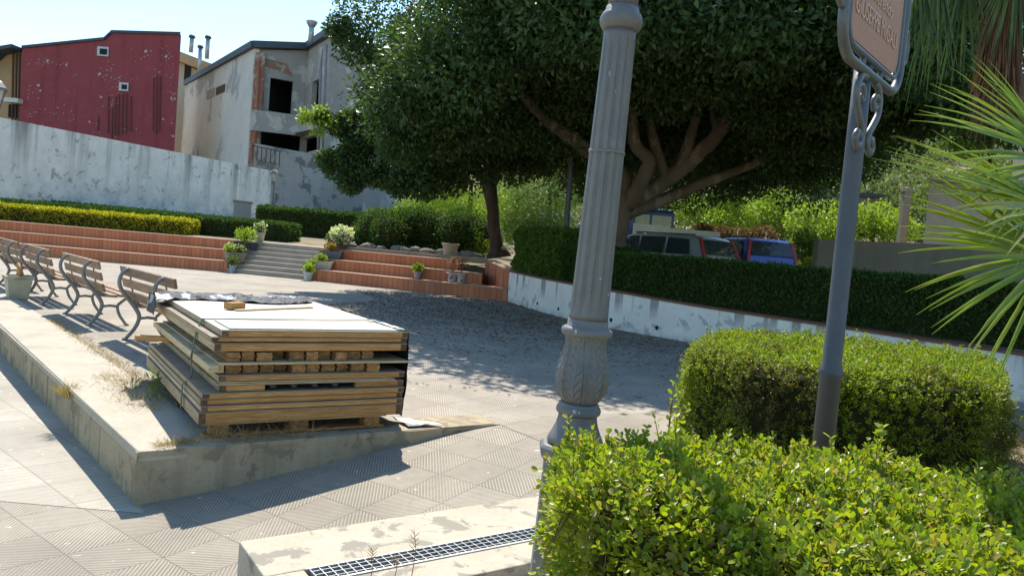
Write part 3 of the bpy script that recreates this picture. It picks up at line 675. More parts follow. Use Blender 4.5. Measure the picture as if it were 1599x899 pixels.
# smaller companion tree left
t2=thing('tree','smaller dark tree with leaning rough trunk left of the ficus','tree',(-.6,25,1.2))
b=MB(); limb(b,[q(778,398,25),q(772,360,25),q(769,320,25),q(765,270,25),q(755,200,24.5)],.21,.17,10,21); b.tube([q(779,402,25),q(777,385,25)],[.42,.25],10)
limb(b,[q(768,300,25),q(735,240,24),q(690,190,23)],.14,.07,7,22); limb(b,[q(768,290,25),q(800,240,24.5),q(830,190,24)],.14,.07,7,23); b.build('trunk',m_bark2,t2)
def f2(rng):
    a=rng.uniform(0,2*PI); u=rng.uniform(0,1)**.5; x=-.7+3.5*u*math.cos(a); y=21.5+3.8*u*math.sin(a)
    z=4.4+rng.uniform(0,1)*4.6*math.sqrt(max(0,1-u*u))-.2*u
    return (x,y,z)
crown(t2,95,f2,800,.125,L_fic,12,(-.6,25,1.2),rr=(.4,1.05))
# hanging outer sprays at the left edge of the crown (twigs, sunlit tip painted by brighter leaves)
t3=thing('tree','slender dark tree at the left edge of the canopy reaching towards the grey house','tree',(-3.6,24.5,1.1))
b=MB(); limb(b,[(-.75,26.6,1.2),(-.95,26.3,2.6),(-1.6,25.4,4.2),(-2.8,24.2,4.9),(-3.6,23.5,5.2)],.12,.06,8,31)
for (xa,ya),(xb,yb) in [((700,250),(492,185)),((680,220),(500,262)),((650,200),(500,60)),((660,250),(560,290))]:
    limb(b,[(-3.2,23.8,5.),q((xa*2+xb)/3,(ya*2+yb)/3,21.5),q(xb+20,yb,20)],.06,.015,6,xa)
b.build('trunk',m_bark2,t3)
rng=np.random.default_rng(13); C=[];R_=[]
for (x,y,r,Y) in [(505,186,.22,20),(530,196,.32,20),(545,188,.3,20),(552,200,.5,20),(590,215,.6,20),(512,250,.3,20),(530,262,.42,20),(550,240,.5,20),(570,262,.55,20),(548,285,.35,20),(590,276,.35,20),(622,290,.35,20),(640,240,.7,20),(530,45,.4,20),(560,20,.7,20),(555,75,.6,20),(590,60,.8,20),(600,110,.7,20),(585,150,.6,20),(620,160,.8,20),(640,190,.8,20),(650,80,.9,20),(560,235,.4,20),(660,290,.5,20),(700,280,.6,21),(740,270,.7,21),(800,262,.6,21),(840,250,.6,21),(690,220,.8,21),(640,10,.9,20),(700,40,1.,20)]:
    C.append(q(x,y,Y)); R_.append((r,r,r*.85))
V,F=blobleaves(C,R_,900,.115,.5,rng,shell=.6,up=-.1); npmesh('crown',V,F,L_fic,t3,(-3.6,24.5,1.1))
C=[q(x,y,19.8) for x,y in((474,178),(490,184),(508,190),(500,172),(520,196),(497,205),(478,188))]; V,F=blobleaves(C,[(.2,.2,.13)]*7,70,.12,.5,rng,shell=.8); npmesh('sunlit_tip_leaves',V,F,L_lt,t3,(-3.6,24.5,1.1))  # sunlight on the tip put into the colour: brighter leaf material
# bright background trees
def bgtree(name,label,blobs,mat,per,L,seed,trunk,asp=.45,droop=0.,group=None):
    rng=np.random.default_rng(seed); C=[tuple(Q(x,y,Y)) for x,y,Y,r in blobs]; R_=[(r,r,r*.85) for *_,r in blobs]
    t=thing(name,label,'tree',trunk[0],0,group); V,F=blobleaves(C,R_,per,L,asp,rng,shell=.5,droop=droop); npmesh('crown',V,F,mat,t,trunk[0])
    b=MB(); limb(b,trunk,.14,.06,7,seed)
    for c in C[::2]: limb(b,[trunk[-1],tuple((Vector(c)+Vector(trunk[-1]))/2+Vector((0,0,.2))),c],.06,.02,5,seed)
    b.build('trunk',m_bark2,t); return t
bgtree('pepper_tree','pale green weeping tree in sun behind the dark leaning trunk',[(650,330,31,.9),(680,310,31,1.2),(720,300,32,1.4),(730,340,31,1.1),(690,350,31,.9),(760,320,33,1.3)],L_lt,2300,.2,41,[(-2.,31.5,1.6),(-2.,31.5,3.),(-2,31.5,4.)],asp=.13,droop=1.2)
bgtree('pepper_tree','feathery green weeping tree between the dark trunk and lamp post',[(800,320,34,1.3),(835,300,34,1.4),(870,320,34,1.3),(820,350,33,1.0),(880,280,35,1.3),(850,345,33,.9)],L_md,2300,.2,42,[(1.2,34,1.4),(1.3,34,3.),(1.3,34,4.4)],asp=.14,droop=1.1)
bgtree('fruit_tree','bright green leafy tree just behind the truck bed',[(1130,315,33,.9),(1100,335,33,.8),(1150,335,33,.9),(1070,320,34,.8),(1120,350,32,.7)],L_lt,1500,.15,43,[(9.2,33,1.8),(9.2,33,3.0)])
bgtree('fruit_tree','wide yellow-green leafy tree above the silver car',[(1170,300,36,1.2),(1200,320,35,1.3),(1230,330,35,1.2),(1180,340,34,.9),(1150,290,37,1.),(1240,350,34,.9)],L_lt,1600,.16,44,[(12.,35,2.2),(12.,35,3.4)])
bgtree('fruit_tree','spreading vine covered tree right of the sign post',[(1290,345,31,1.),(1330,350,31,1.),(1370,345,31,1.),(1400,360,30,.8),(1300,370,30,.7),(1260,345,32,.9)],L_lt,1500,.15,45,[(14.3,31,2.0),(14.3,31,3.)])
bgtree('tree','mid green tree behind the tall palm at the upper right',[(1500,120,27,1.3),(1535,60,27,1.5),(1480,185,27,1.1),(1545,150,27,1.),(1520,10,27,1.4),(1510,220,27,.8)],L_md,1700,.15,47,[(16.3,27,1.),(16.2,27,4.),(16.2,27,6.)])
bgtree('tree','grey-green tree on the hillside above the parked cars',[(1150,260,48,2.),(1200,255,48,2.2),(1100,280,46,1.8),(1250,270,48,2.)],L_hill,1500,.22,46,[(16,48,6),(16,48,8.)])
shrub('shrub','rusty red and pink shrub between the silver car and the blue car',[tuple(Q(x,y,25.5))+(r,) for x,y,r in [(1150,378,.6),(1170,385,.6),(1125,372,.5),(1190,372,.5),(1145,400,.6),(1100,362,.3)]],L_red,1100,.11,seed=23)
shrub('shrub','green bush beside the concrete wall right of the blue car',[tuple(Q(x,y,23))+(r,) for x,y,r in [(1258,372,.35),(1262,392,.4),(1272,405,.35)]],L_md,1100,.1,seed=24)
shrub('shrub','small bright yellow-green bush at the corner of the concrete wall',[tuple(Q(x,y,19))+(r,) for x,y,r in [(1268,412,.22),(1262,420,.22)]],L_yel,500,.06,seed=25)
# hillside scrub (uncountable)
rng=np.random.default_rng(50); C=[];R_=[]
while len(C)<430:
    x=rng.uniform(-22,70); y=rng.uniform(26,80)
    if (x<-8 and y<62) or (x<19 and y<38): continue
    r=rng.uniform(.7,1.3)*(1+y/70.); C.append((x,y,tz(x,y)+r*.45)); R_.append((r,r,r*.8))
V,F=blobleaves(C,R_,460,.3,.5,rng,shell=.4); tag(npmesh('hillside_scrub',V,F,L_hill),'thick green scrub covering the hillside behind the parking area','scrub',kind='stuff')
rng=np.random.default_rng(51); C=[];R_=[]
for i in range(60):
    x=rng.uniform(2,22); y=rng.uniform(28,33); C.append((x,y,1.2+(y-28)*.25)); r=rng.uniform(.4,.8); R_.append((r*1.2,r,r*.7))
V,F=blobleaves(C,R_,420,.16,.4,rng,shell=.5,up=.4); tag(npmesh('undergrowth',V,F,L_lt),'bright green undergrowth behind the parked vehicles','undergrowth',kind='stuff')
# ================================================================ walls / buildings
wl0=Q(5,185,31); wl1=Q(425,265,47.5); wtop=4.9
ww=thing('boundary_wall','tall flaking white block wall with dark drip stains behind the yellow hedge','wall',(wl0.x,wl0.y,1))
A=Vector((wl0.x-.0,wl0.y)); B_=Vector((wl1.x,wl1.y)); d=(B_-A).normalized(); A2=A-d*4.
b=MB(); nrm=Vector((-d.y,d.x)); b.prism([tuple(A2),tuple(B_),tuple(B_+nrm*.35),tuple(A2+nrm*.35)],.8,wtop); b.build('wall_face',m_white,ww)
dp=Q(378,323,47); u=((Vector((dp.x,dp.y))-A).dot(d)); 
# hatch along the wall: solve by pixel column
for uu in np.linspace(5,22,400):
    p=A+d*uu
    if proj(p.x,p.y,2.3)[0]>=378: u=uu; break
p=A+d*u; b=MB(); b.prism([tuple(p-d*.75-nrm*.03),tuple(p+d*.75-nrm*.03),tuple(p+d*.75+nrm*.02),tuple(p-d*.75+nrm*.02)],1.5,2.72); hh=b.build('hatch',m_zinc,ww)
b=MB(); b.prism([tuple(p-d*.85-nrm*.06),tuple(p+d*.85-nrm*.06),tuple(p+d*.85),tuple(p-d*.85)],2.722,2.84); b.build('hatch_lintel',m_conw,ww)
# facade helper
def facade(bm,pts,thick,into,mi=0): bm.slab(pts,into,thick,mi)
# red building
rb=thing('red_building','tall windowless crimson plastered building end behind the white wall','building',(-36,65,2))
pp=[q(35,76,65),q(163,63,65),q(175,52,65),q(283,55,65)]; x0=pp[0][0]; x3=pp[3][0]
pts=[(x0,65,1)]+[p for p in pp]+[(x3,65,1)]
b=MB(); b.slab(pts,(-.5,1,0),.35); b.build('wall',m_red,rb); b=MB(); b.slab([Vector(p)+Vector((-.2,.4,0)) for p in pts],(-.5,1,0),9); b.build('rear_wing',m_beige,rb)
b=MB()
for a_,c_ in zip(pp,pp[1:]): 
    a_=Vector(a_);c_=Vector(c_); b.slab([a_+Vector((0,-.15,0)),c_+Vector((0,-.15,0)),c_+Vector((0,-.15,.22)),a_+Vector((0,-.15,.22))],(-.5,1,0),9.6)
b.build('roof',m_roof,rb)
def rectQ(b,x0,y0,x1,y1,Y,t=.1,rot=0.):
    a=Q(x0,y0,Y);c=Q(x1,y1,Y); b.slab([(a.x,Y,c.z),(c.x,Y,c.z),(c.x,Y,a.z),(a.x,Y,a.z)],(0,-1,0),t)
for (xa,ya,xb,yb) in [(153,73,170,89),(187,129,201,143)]:
    b=MB(); rectQ(b,xa,ya,xb,yb,64.99,.10); f=b.build('window_frame',m_zinc,rb); b=MB(); rectQ(b,xa+3,ya+3,xb-3,yb-3,64.885,.02); b.build('pane',m_dark,f)
rs=random.Random(8)
b=MB()     # flaked plaster patches
def blotch(b,x,y,s,Y=64.99,ax=1.,ay=1.):
    c=Q(x,y,Y); n=9; vs=[(c.x,Y-.02,c.z)]
    for k in range(n):
        th=2*PI*k/n; r=s*.62*rs.uniform(.35,1.); vs.append((c.x+r*ax*math.cos(th),Y-.02,c.z+r*ay*math.sin(th)))
    b.add(vs,[(0,1+k,1+(k+1)%n) for k in range(n)])
for (x,y,s) in [(74,95,.3),(60,134,.35),(63,142,.25),(156,116,.3),(158,152,.25),(228,80,.3),(260,88,.35),(268,153,.3),(273,155,.28),(104,102,.25),(140,190,.25),(175,165,.2),(255,186,.22),(270,213,.25)]: blotch(b,x,y,s)
for i in range(260):
    k=rs.choice([(170,113,14,7),(60,98,18,3),(250,84,20,4),(95,180,25,9),(190,205,25,6),(265,115,8,18),(200,120,30,5),(45,160,5,20),(175,150,6,25),(150,125,90,50),(272,180,4,25)])
    x=rs.gauss(k[0],k[2]); y=rs.gauss(k[1],k[3])
    if 42<x<278 and 70<y<220: blotch(b,x,y,rs.uniform(.05,.13),ax=rs.uniform(.8,1.6),ay=rs.uniform(.5,1.1))
tag(b.build('plaster_scars',m_redw,rb),kind='stuff')
b=MB()     # rusty drip streaks bars on the wall
for x,y0,y1 in [(240,122,205),(245,117,210),(250,119,205),(176,165,215),(181,150,212),(186,147,212),(192,147,210),(198,146,208),(205,150,205),(154,182,205),(170,150,208)]:
    a=Q(x,y0,64.9);c=Q(x-1,y1,64.9); b.bar(a,c,.06,.05)
b.build('rebar',m_rust,rb)
# ochre wing left of the red building
ow=thing('ochre_building','ochre building with balconies just left of the crimson building','building',(-45,66,2))
a=Q(12,80,66); c=Q(36,76,66); b=MB(); b.slab([(a.x-9,66,1),(c.x-.05,66,1),(c.x-.05,66,c.z-.3),(a.x,66,a.z-.3),(a.x-9,66,a.z-9)],(0,1,0),12); b.build('wall',m_orng,ow)
b=MB(); b.slab([(a.x-9,64.5,a.z-8.7),(a.x,64.5,a.z),(c.x,64.5,c.z),(c.x,64.5,c.z-.3),(a.x,64.5,a.z-.32),(a.x-9,64.5,a.z-9.1)],(0,1,0),13.5); b.build('roof',m_roof,ow)
b=MB()
for x in(21,26,31): b.bar(Q(x,82,65.5),Q(x-2,190,65.5),.12,.12)
b.build('downpipe',m_rust,ow)
for yy in(155,): 
    b=MB(); a=Q(14,yy,65);c=Q(36,yy+7,65); b.box(((a.x+c.x)/2,65,(a.z+c.z)/2),(c.x-a.x,1.4,.35)); b.build('balcony',m_pale,ow)
b=MB(); rectQ(b,14,163,33,185,65.95,.05); b.build('window',m_dark,ow)
# building piece between red and grey with timber eave and flues
mb=thing('ochre_building','ochre building with timber eaves glimpsed between crimson and grey buildings','building',(-34,84,2))
a=Q(274,80,84);c=Q(345,110,84); b=MB(); b.slab([(a.x,84,1),(c.x,84,1),(c.x,84,c.z-1.),(a.x,84,a.z-1.)],(0,1,0),10); b.build('wall',m_beige,mb)
b=MB(); b.slab([(a.x-.3,82.5,a.z-.9),(c.x+.3,82.5,c.z-.9),(c.x+.3,82.5,c.z+.1),(a.x-.3,82.5,a.z+.1)],(0,1,0),12); b.build('eaves',m_orng,mb)
b=MB(); rectQ(b,289,98,297,128,83.95,.05); b.build('window',m_dark,mb)
for x,y0,y1,w in [(299,58,82,.22),(312,74,118,.2),(324,59,92,.22)]:
    a=Q(x+1,y0,81.8);c=Q(x-1,y1,81.8); t_=thing('flue_pipe',{299:'left shorter zinc flue pipe beside the crimson building',312:'lowest middle zinc flue pipe nearest the grey roof',324:'right dark capped flue pipe above the ochre eaves'}[x],'flue pipe',tuple(c),0,'flue pipes between the buildings')
    b=MB(); b.tube([c,a],w,10); b.build('pipe',m_zinc,t_); b=MB(); b.lathe([(w*1.5,-.1),(w*1.6,.0),(w*1.1,.2)],10,a); b.build('cap',m_roof,t_)
# grey unfinished house
gh=thing('grey_house','unfinished grey rendered house with dark openings and slate roof edge','house',(-21,60,2))
c1=Q(397,76,60); ez=c1.z
def colX(px,Y,z):     # X so that the point (X,Y,z) lies in image column px
    lo,hi=-200,200
    for _ in range(50):
        m_=(lo+hi)/2
        if proj(m_,Y,z)[0]<px: lo=m_
        else: hi=m_
    return m_
zl=c1.z
xl=colX(289,79,zl); 
b=MB(); b.slab([(c1.x,60,1),(xl,79,1),(xl,79,zl),(c1.x,60,zl)],(1,.2,0),.4); 
b.build('wall',m_pale,gh)
xA=colX(400,60,8); xB=colX(470,62,8); xC=colX(508,56,8)
# wall A with opening
def wall_open(name,P0,P1,z0,z1a,z1b,opens,mat,th=.4):
    """P0,P1 (x,y); opens: (u0,u1,za,zb) fractions/heights; builds strips around openings"""
    P0=Vector(P0);P1=Vector(P1); d=(P1-P0); n=Vector((-d.y,d.x)).normalized()*th; b=MB()
    us=sorted(set([0,1]+[o for op in opens for o in op[:2]])); zt=lambda u_: z1a+(z1b-z1a)*u_
    for u0,u1 in zip(us,us[1:]):
        segs=[(z0,None)]
        ops=sorted([op for op in opens if op[0]<=u0+1e-6 and op[1]>=u1-1e-6],key=lambda o:o[2]); cur=z0
        for op in ops+[None]:
            top=op[2] if op else None
            a=P0+d*u0;c=P0+d*u1
            za=[cur,cur,cur,cur]; zb=[top]*4 if op else [zt(u0),zt(u1),zt(u1),zt(u0)]
            b.prism([tuple(a),tuple(c),tuple(c+n),tuple(a+n)],za,zb)
            if op: cur=op[3]
    return b.build(name,mat,gh)
def zat(px,py,Y): return Q(px,py,Y).z
A0=(c1.x+.02,60.02); A1=(xB,62.)
def fr(px,P0,P1,z):   # fraction along wall at image column px
    for k in range(201):
        u_=k/200; x=P0[0]+(P1[0]-P0[0])*u_; y=P0[1]+(P1[1]-P0[1])*u_
        if proj(x,y,z)[0]>=px: return u_
    return 1
ztA=zl-.1; ztB=zat(468,78,62)
wall_open('wall',A0,A1,1,ztA,ztB,[(fr(421,A0,A1,12),fr(457,A0,A1,12),zat(440,176,61),zat(440,124,61)),(fr(407,A0,A1,8),fr(470,A0,A1,8)-.01,zat(450,240,61),zat(450,209,61))],m_grey)
B0=A1; B1=(xC,56.)
wall_open('wall',B0,B1,1,ztB,zat(508,55,56),[(fr(485,B0,B1,11),fr(498,B0,B1,11),zat(490,170,59),zat(490,124,59)),(.03,.8,zat(490,236,59),zat(490,212,59))],m_grey)
C0=B1; C1=(colX(700,62,8),62.)
wall_open('wall',C0,C1,1,zat(508,55,56),zat(508,55,56)-2,[],m_grey)
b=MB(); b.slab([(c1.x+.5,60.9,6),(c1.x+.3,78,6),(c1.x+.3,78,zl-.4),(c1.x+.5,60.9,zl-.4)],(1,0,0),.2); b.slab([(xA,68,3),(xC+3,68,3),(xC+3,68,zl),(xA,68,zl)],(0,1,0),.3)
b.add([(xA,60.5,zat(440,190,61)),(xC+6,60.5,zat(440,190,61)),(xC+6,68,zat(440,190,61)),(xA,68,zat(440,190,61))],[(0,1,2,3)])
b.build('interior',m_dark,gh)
b=MB()   # roof edges + sheet
r0=Vector((xl,79,zl));r1=Vector((c1.x,59.7,zl)); r2=Vector((xB,61.6,ztB)); r3=Vector((xC,55.6,zat(508,53,56))); r4=Vector((C1[0],61.5,zat(508,53,56)-2))
for a,c in((r0,r1),(r1,r2),(r2,r3),(r3,r4)): b.bar(a+Vector((0,0,.25)),c+Vector((0,0,.25)),.35,.5)
b.add([r0,r1,r2,r3,r4,Vector((C1[0],80,zl+2)),Vector((xl,80,zl+.5))],[(0,1,2,3,4,5,6)])
b.build('roof',m_roof,gh)
# parapet of loggia, patches
b=MB(); a=Q(401,172,60.2);c=Q(470,186,60.6); 
b.prism([(c1.x+.3,59.4),(xB,60.2),(xB,60.35),(c1.x+.3,59.55)],zat(430,208,60),zat(430,176,60)); b.prism([(xB,60.15),(xC-.1,55.4),(xC,55.5),(xB+.1,60.3)],zat(470,208,60),zat(470,190,60)+.6)
b.build('parapet',m_grey,gh)
b=MB(); b.prism([(c1.x+.15,59.85),(c1.x+.9,59.9),(c1.x+.9,59.98),(c1.x+.15,59.98)],3,zl-.3); 
b.build('brick_edge',m_brick,gh)
b=MB(); 
def patch(b,pts,off_=.03):
    v=[]
    for u_,z_ in pts: 
        x=A0[0]+(A1[0]-A0[0])*u_; y=A0[1]+(A1[1]-A0[1])*u_-off_; v.append((x,y,z_))
    b.slab(v,(0,-1,0),.02)
patch(b,[(.02,zl-.5),(.62,zl-.7),(.75,zl-1.6),(.45,zl-1.3),(.2,zl-1.2)]); patch(b,[(.2,zat(430,120,61)+.1),(.24,zat(430,165,61)),(.17,zat(430,175,61)),(.12,zat(430,150,61))])
b.build('brick_patch',m_brick,gh)
for px,top,bot,rr in [(500,75,250,.10),(508,70,235,.09)]:
    b=MB(); b.tube([Q(px+2,top,55.2),Q(px-4,bot,55.2)],rr,8); b.build('downpipe',m_greyp,gh)
b=MB(); b.tube([Q(404,95,59.6),Q(398,230,59.6)],.11,8); b.build('downpipe',M('copper pipe',(.4,.16,.08),None,3.,.6),gh)
fp=thing('flue_pipe','tall zinc flue pipe standing above the grey house roof ridge','flue pipe',q(486,65,57)); b=MB(); b.tube([Q(485,66,57),Q(487,38,57)],.2,10); b.build('pipe',m_zinc,fp); b=MB(); b.lathe([(.2,-.25),(.42,.1),(.42,.2)],10,Q(487,38,57)); b.build('cap',m_zinc,fp)
# small windows on pale side wall
for (u0,u1,ya,yb) in [(.72,.79,0,0),(.81,.9,0,0)]:
    pass
def sidept(px,z):
    for k in range(301):
        u_=k/300; x=xl+(c1.x-xl)*u_; y=79+(60-79)*u_
        if proj(x,y,z)[0]>=px: return x,y
    return c1.x,60
for (xa,xb,ya,yb,mt) in [(336,349,131,149,m_rust),(321,333,137,155,m_grey)]:
    x_0,y_0=sidept(xa,11); x_1,y_1=sidept(xb,11); za=zat(xa,yb,y_0);zb=zat(xb,ya,y_1); b=MB(); b.slab([(x_0-.03,y_0,za),(x_1-.03,y_1,za),(x_1-.03,y_1,zb),(x_0-.03,y_0,zb)],(-1,-.25,0),.04); b.build('window',mt,gh)
# patchy garden wall below the grey house
pw=thing('boundary_wall','patchy grey rendered wall below the unfinished grey house','wall',(-14,52,1.5))
a=Q(427,229,51);c=Q(500,243,54); e=Q(680,330,66)
b=MB(); b.prism([(a.x-1.2,50.9),(c.x+.2,54),(e.x,66),(e.x,66.4),(c.x+.2,54.5),(a.x-1.2,51.3)],1,[a.z+.1,c.z,5.2,5.2,c.z,a.z+.1]); b.build('wall_face',m_mott,pw)
rl=thing('railing','short rusted iron railing on the wall corner near the small lamp','railing',q(420,235,50.5)); b=MB()
for k in range(7): b.bar(Q(395+k*7,228+k*1.5,50.5),Q(394+k*7,250+k*1.5,50.5),.05,.05)
b.bar(Q(393,227,50.5),Q(440,237,50.5),.06,.06); b.build('bars',m_rust,rl)
# right side: concrete wall, beige building, shed, pillar
cw=thing('concrete_wall','bare brown-grey concrete wall behind the long hedge at right','wall',(8.5,17,.7))
a=Q(1279,373,18.5);c=Q(1520,384,15.5); b=MB(); b.prism([(a.x,18.5),(c.x,15.5),(c.x+1.5,13.7),(c.x+1.8,14),(c.x+.3,15.8),(a.x,18.8)],.5,[a.z,c.z,c.z,c.z,c.z,a.z]); b.build('wall_face',m_conw,cw); 
bb_=thing('beige_building','large plain beige building wall behind the palms at the right edge','building',(16,22,.7))
a=Q(1452,285,21); b=MB(); b.prism([(a.x,21),(a.x+14,14),(a.x+22,22),(a.x+8,30)],.5,[a.z+.0,a.z+.0,a.z,a.z]); b.build('wall',m_beige,bb_)
a2=Q(1572,60,24); b=MB(); b.prism([(a2.x,23),(a2.x+12,17.3),(a2.x+18,26),(a2.x+6,32)],2,9.5); b.build('upper_storey',m_beige,bb_)
b=MB(); b.prism([(a.x-.15,20.9),(a.x+14,13.8),(a.x+14.2,14.1),(a.x+.1,21.2)],a.z+.001,a.z+.12); b.build('coping',m_conw,bb_)
sh=thing('shed','small grey block shed half hidden by trees on the hillside','shed',q(1290,330,40)); b=MB(); a=Q(1248,290,40);c=Q(1325,322,40); b.prism([(a.x,40),(c.x+1.5,40),(c.x+1.5,44),(a.x,44)],c.z-3,a.z-.3); b.build('wall',m_conw,sh)
b=MB(); b.prism([(a.x-.2,39.8),(c.x+1.7,39.8),(c.x+1.7,44.2),(a.x-.2,44.2)],a.z-.299,a.z-.1); b.build('roof',m_roof,sh)
pl=thing('pillar','tall narrow concrete pillar rising behind the concrete wall','pillar',q(1415,375,24)); b=MB(); a=Q(1416,300,24); b.box((a.x,24,(a.z+.5)/2),(.22,.22,a.z-.5)); b.build('shaft',m_conw,pl); b=MB(); b.box((a.x,24,a.z+.05),(.28,.28,.1)); b.build('cap',m_conw,pl)
wb=thing('garden_wall','low grey block wall behind the parked vehicles','wall',(8,30,1)); a=Q(1120,335,31); b=MB(); b.prism([(a.x-1,31.3),(a.x+9,27.5),(a.x+9.1,27.8),(a.x-.9,31.6)],.7,2.15); b.build('wall_face',m_conw,wb)
rd=MB(); 
# ================================================================ timber stack
TH=rad(33.5); SO=Vector((-1.96,4.99,.018)); SR=Matrix.Rotation(TH,3,'Z')
def S(x,y,z): return SO+SR@Vector((x,y,z))
def sbox(b,x0,x1,y0,y1,z0,z1,mi=0): b.box(S((x0+x1)/2,(y0+y1)/2,(z0+z1)/2),(x1-x0,y1-y0,z1-z0),SR,mi)
ORD=['first','second','third','fourth','fifth','sixth','seventh','eighth','ninth','tenth','eleventh','twelfth']
pal=thing('pallet','wooden pallet under the strapped stack of wood panels','pallet',S(.7,1,0))
for i in range(3):
    y=.06+i*.97
    b=MB(); sbox(b,.03,1.33,y-.05+.05,y+.1,.0,.016); b.build('bottom_board',m_wdp,pal)
    for x in(.07,.62,1.17): b=MB(); sbox(b,x,x+.12,y,y+.1,.016,.082); b.build('block',m_wdp,pal)
for i in range(7): b=MB(); sbox(b,.02,1.34,.05+i*.29,.05+i*.29+.1,.082,.1); b.build('top_board',m_wds,pal)
WX,WY=1.44,2.26
def panel(label,z0,z1,x0=0.,x1=WX,y0=0.,y1=WY,white=False,ang=0.,gap=None):
    t=thing('framed_board',label,'wood board',S((x0+x1)/2,(y0+y1)/2,z0),0,'wood panels stacked on the pallet')
    h=z1-z0; sh=.007; w=.045; zr=z1-sh
    if gap:
        b=MB(); sbox(b,x0+w,gap[0],y0,y0+w,z0+.002,zr); b.build('rail',m_lamf,t); b=MB(); sbox(b,gap[1],x1-w,y0,y0+w,z0+.002,zr); b.build('rail',m_lamf,t)
    else: b=MB(); sbox(b,x0+w,x1-w,y0+random.uniform(-.004,.004),y0+w,z0+.002,zr); b.build('rail',m_lamf,t,bevel=.002,seg=1)
    b=MB(); sbox(b,x0+w,x1-w,y1-w,y1,z0+.002,zr); b.build('rail',m_lamf,t)
    for xa in(x0,x1-w): 
        b=MB(); sbox(b,xa,xa+w-.0005,y0-random.uniform(0,.006),y1+.002,z0+.002,zr); o=b.build('rail',[m_lams,m_wdd],t,bevel=.002,seg=1)
        for pgn in o.data.polygons:
            if abs((pgn.normal).dot(SR@Vector((0,-1,0))))>.9: pgn.material_index=1
    b=MB(); sbox(b,x0-.003,x1+.003,y0-.004,y1+.003,zr,z1); b.build('sheet',m_ply if white else m_plygrey,t)
    return t
zz=[(.100,.185),(.187,.228),(.230,.272),(.274,.314)]
BL_=['lowest and thickest wood panel lying directly on the pallet','second wood panel from the bottom of the strapped stack','third wood panel from the bottom of the strapped stack','fourth wood panel from the bottom forming the ledge of the stack']
for k,(a,c) in enumerate(zz): panel(BL_[k],a,c,x0=-.02+.012*k*random.uniform(-1,1),y0=random.uniform(-.01,.01))
panel('wood panel just above the ledge with a dark opening holding black hoses',.316,.362,x0=.1,y0=.01,gap=(.28+.12,.28+.78))
panel('fourth framed wood panel under the lower row of plank ends',.385,.43,x0=.09,y0=.0)
b=MB(); sbox(b,.08,1.37,-.01,2.1,.364,.372); sbox(b,.1,1.36,.0,2.1,.375,.383); tag(b.build('plywood_sheet',m_wds),'thin pair of plywood sheets above the panel opening with hoses','plywood sheet')
# rows of planks, ends to the front
for r,(z0,z1,wd) in enumerate([(.432,.498,'lower'),(.518,.585,'upper')]):
    x=.13
    for k in range(10):
        w=random.uniform(.095,.12)
        if x+w>1.4: break
        b=MB(); hz=z1-z0-random.uniform(0,.012); fy=random.uniform(.0,.07) + (.1 if k in(3,) else 0); zc=z0+hz/2
        ycut=[(x+.006,z0),(x+w-.01,z0),(x+w-.01,zc-.012),(x+w-.002,zc),(x+w-.01,zc+.012),(x+w-.01,z0+hz),(x+.006,z0+hz),(x+.006,zc+.01),(x+.013,zc),(x+.006,zc-.01)]
        b.slab([S(a,fy,c) for a,c in ycut],SR@Vector((0,1,0)),2.0-fy)
        tag(b.build('wood_plank',m_wdp),f'{ORD[k]} plank end from the left in the {wd} row of the stack','plank','plank ends in the strapped stack')
        x+=w+random.uniform(0,.006)
b=MB(); sbox(b,.085,1.46,-.02,2.2,.500,.514); tag(b.build('plywood_sheet',m_wds),'plywood sheet between the two rows of plank ends','plywood sheet')
b=MB(); sbox(b,.02,.085,-.01,2.28,.452,.499); sbox(b,.087,.125,.02,2.2,.44,.497); tag(b.build('wood_beam',m_wds,bevel=.003),'grey beam sticking out along the left side of the stack','beam')
b=MB(); b.bar(S(-.16,1.95,.40),S(.3,1.75,.40),.07,.04); tag(b.build('wood_offcut',m_wdf),'short board end sticking out at the back left of the stack','board')
panel('thick framed wood panel above the upper row of plank ends',.587,.645,x0=.05,y0=.0)
panel('second wood panel from the top of the strapped stack',.650,.685,x0=.03,y0=.005)
panel('topmost wood panel with pale sunlit face under the strap',.687,.735,x0=.09,y0=-.01,white=True)
# hoses in opening
for k in range(4):
    b=MB(); b.tube([S(.46+k*.15,.015,.339),S(.47+k*.15,1.9,.339)],.019 if k else .02,12); 
    tag(b.build('hose',m_pipe),f'{ORD[k]} black hose end from the left inside the panel opening','hose','black hoses inside the stack')
# on top: loose strip, block, second board
b=MB(); b.bar(S(.45,1.12,.742),S(1.2,1.52,.742),.06,.012); tag(b.build('wood_strip',m_wds),'thin loose strip of wood lying on the top board','wood strip')
b=MB(); b.bar(S(.40,1.2,.768),S(.53,1.27,.768),.09,.055); tag(b.build('wood_block',m_wdf,bevel=.003),'small brown wood block resting on the top board','wood block')
b=MB(); sbox(b,.14,1.42,.0,.46,.737,.745); tag(b.build('plywood_sheet',m_ply),'pale narrow plywood strip along the front edge of the top','plywood sheet')
# strap
b=MB()
def strap(pts,w=.03,t=.003,up=(0,0,1)):
    for a_,c_ in zip(pts,pts[1:]): b.bar(a_,c_,w,t,up)
strap([S(.085,.55,.7385),S(1.45,.6,.7475)]); 
sx=[S(.082,.55,.739),S(.045,.55,.66),S(.012,.53,.47),S(.03,.54,.33),S(-.035,.52,.27),S(-.04,.5,.1)]
for a_,c_ in zip(sx,sx[1:]): b.bar(a_,c_,.034,.004,SR@Vector((-1,0,0)))
strap([S(1.45,.6,.7475),S(1.45,.6,.1)],up=tuple(SR@Vector((1,0,0))))
tag(b.build('strap',m_strap),'dark green band strapped around the stack of wood panels','strap')
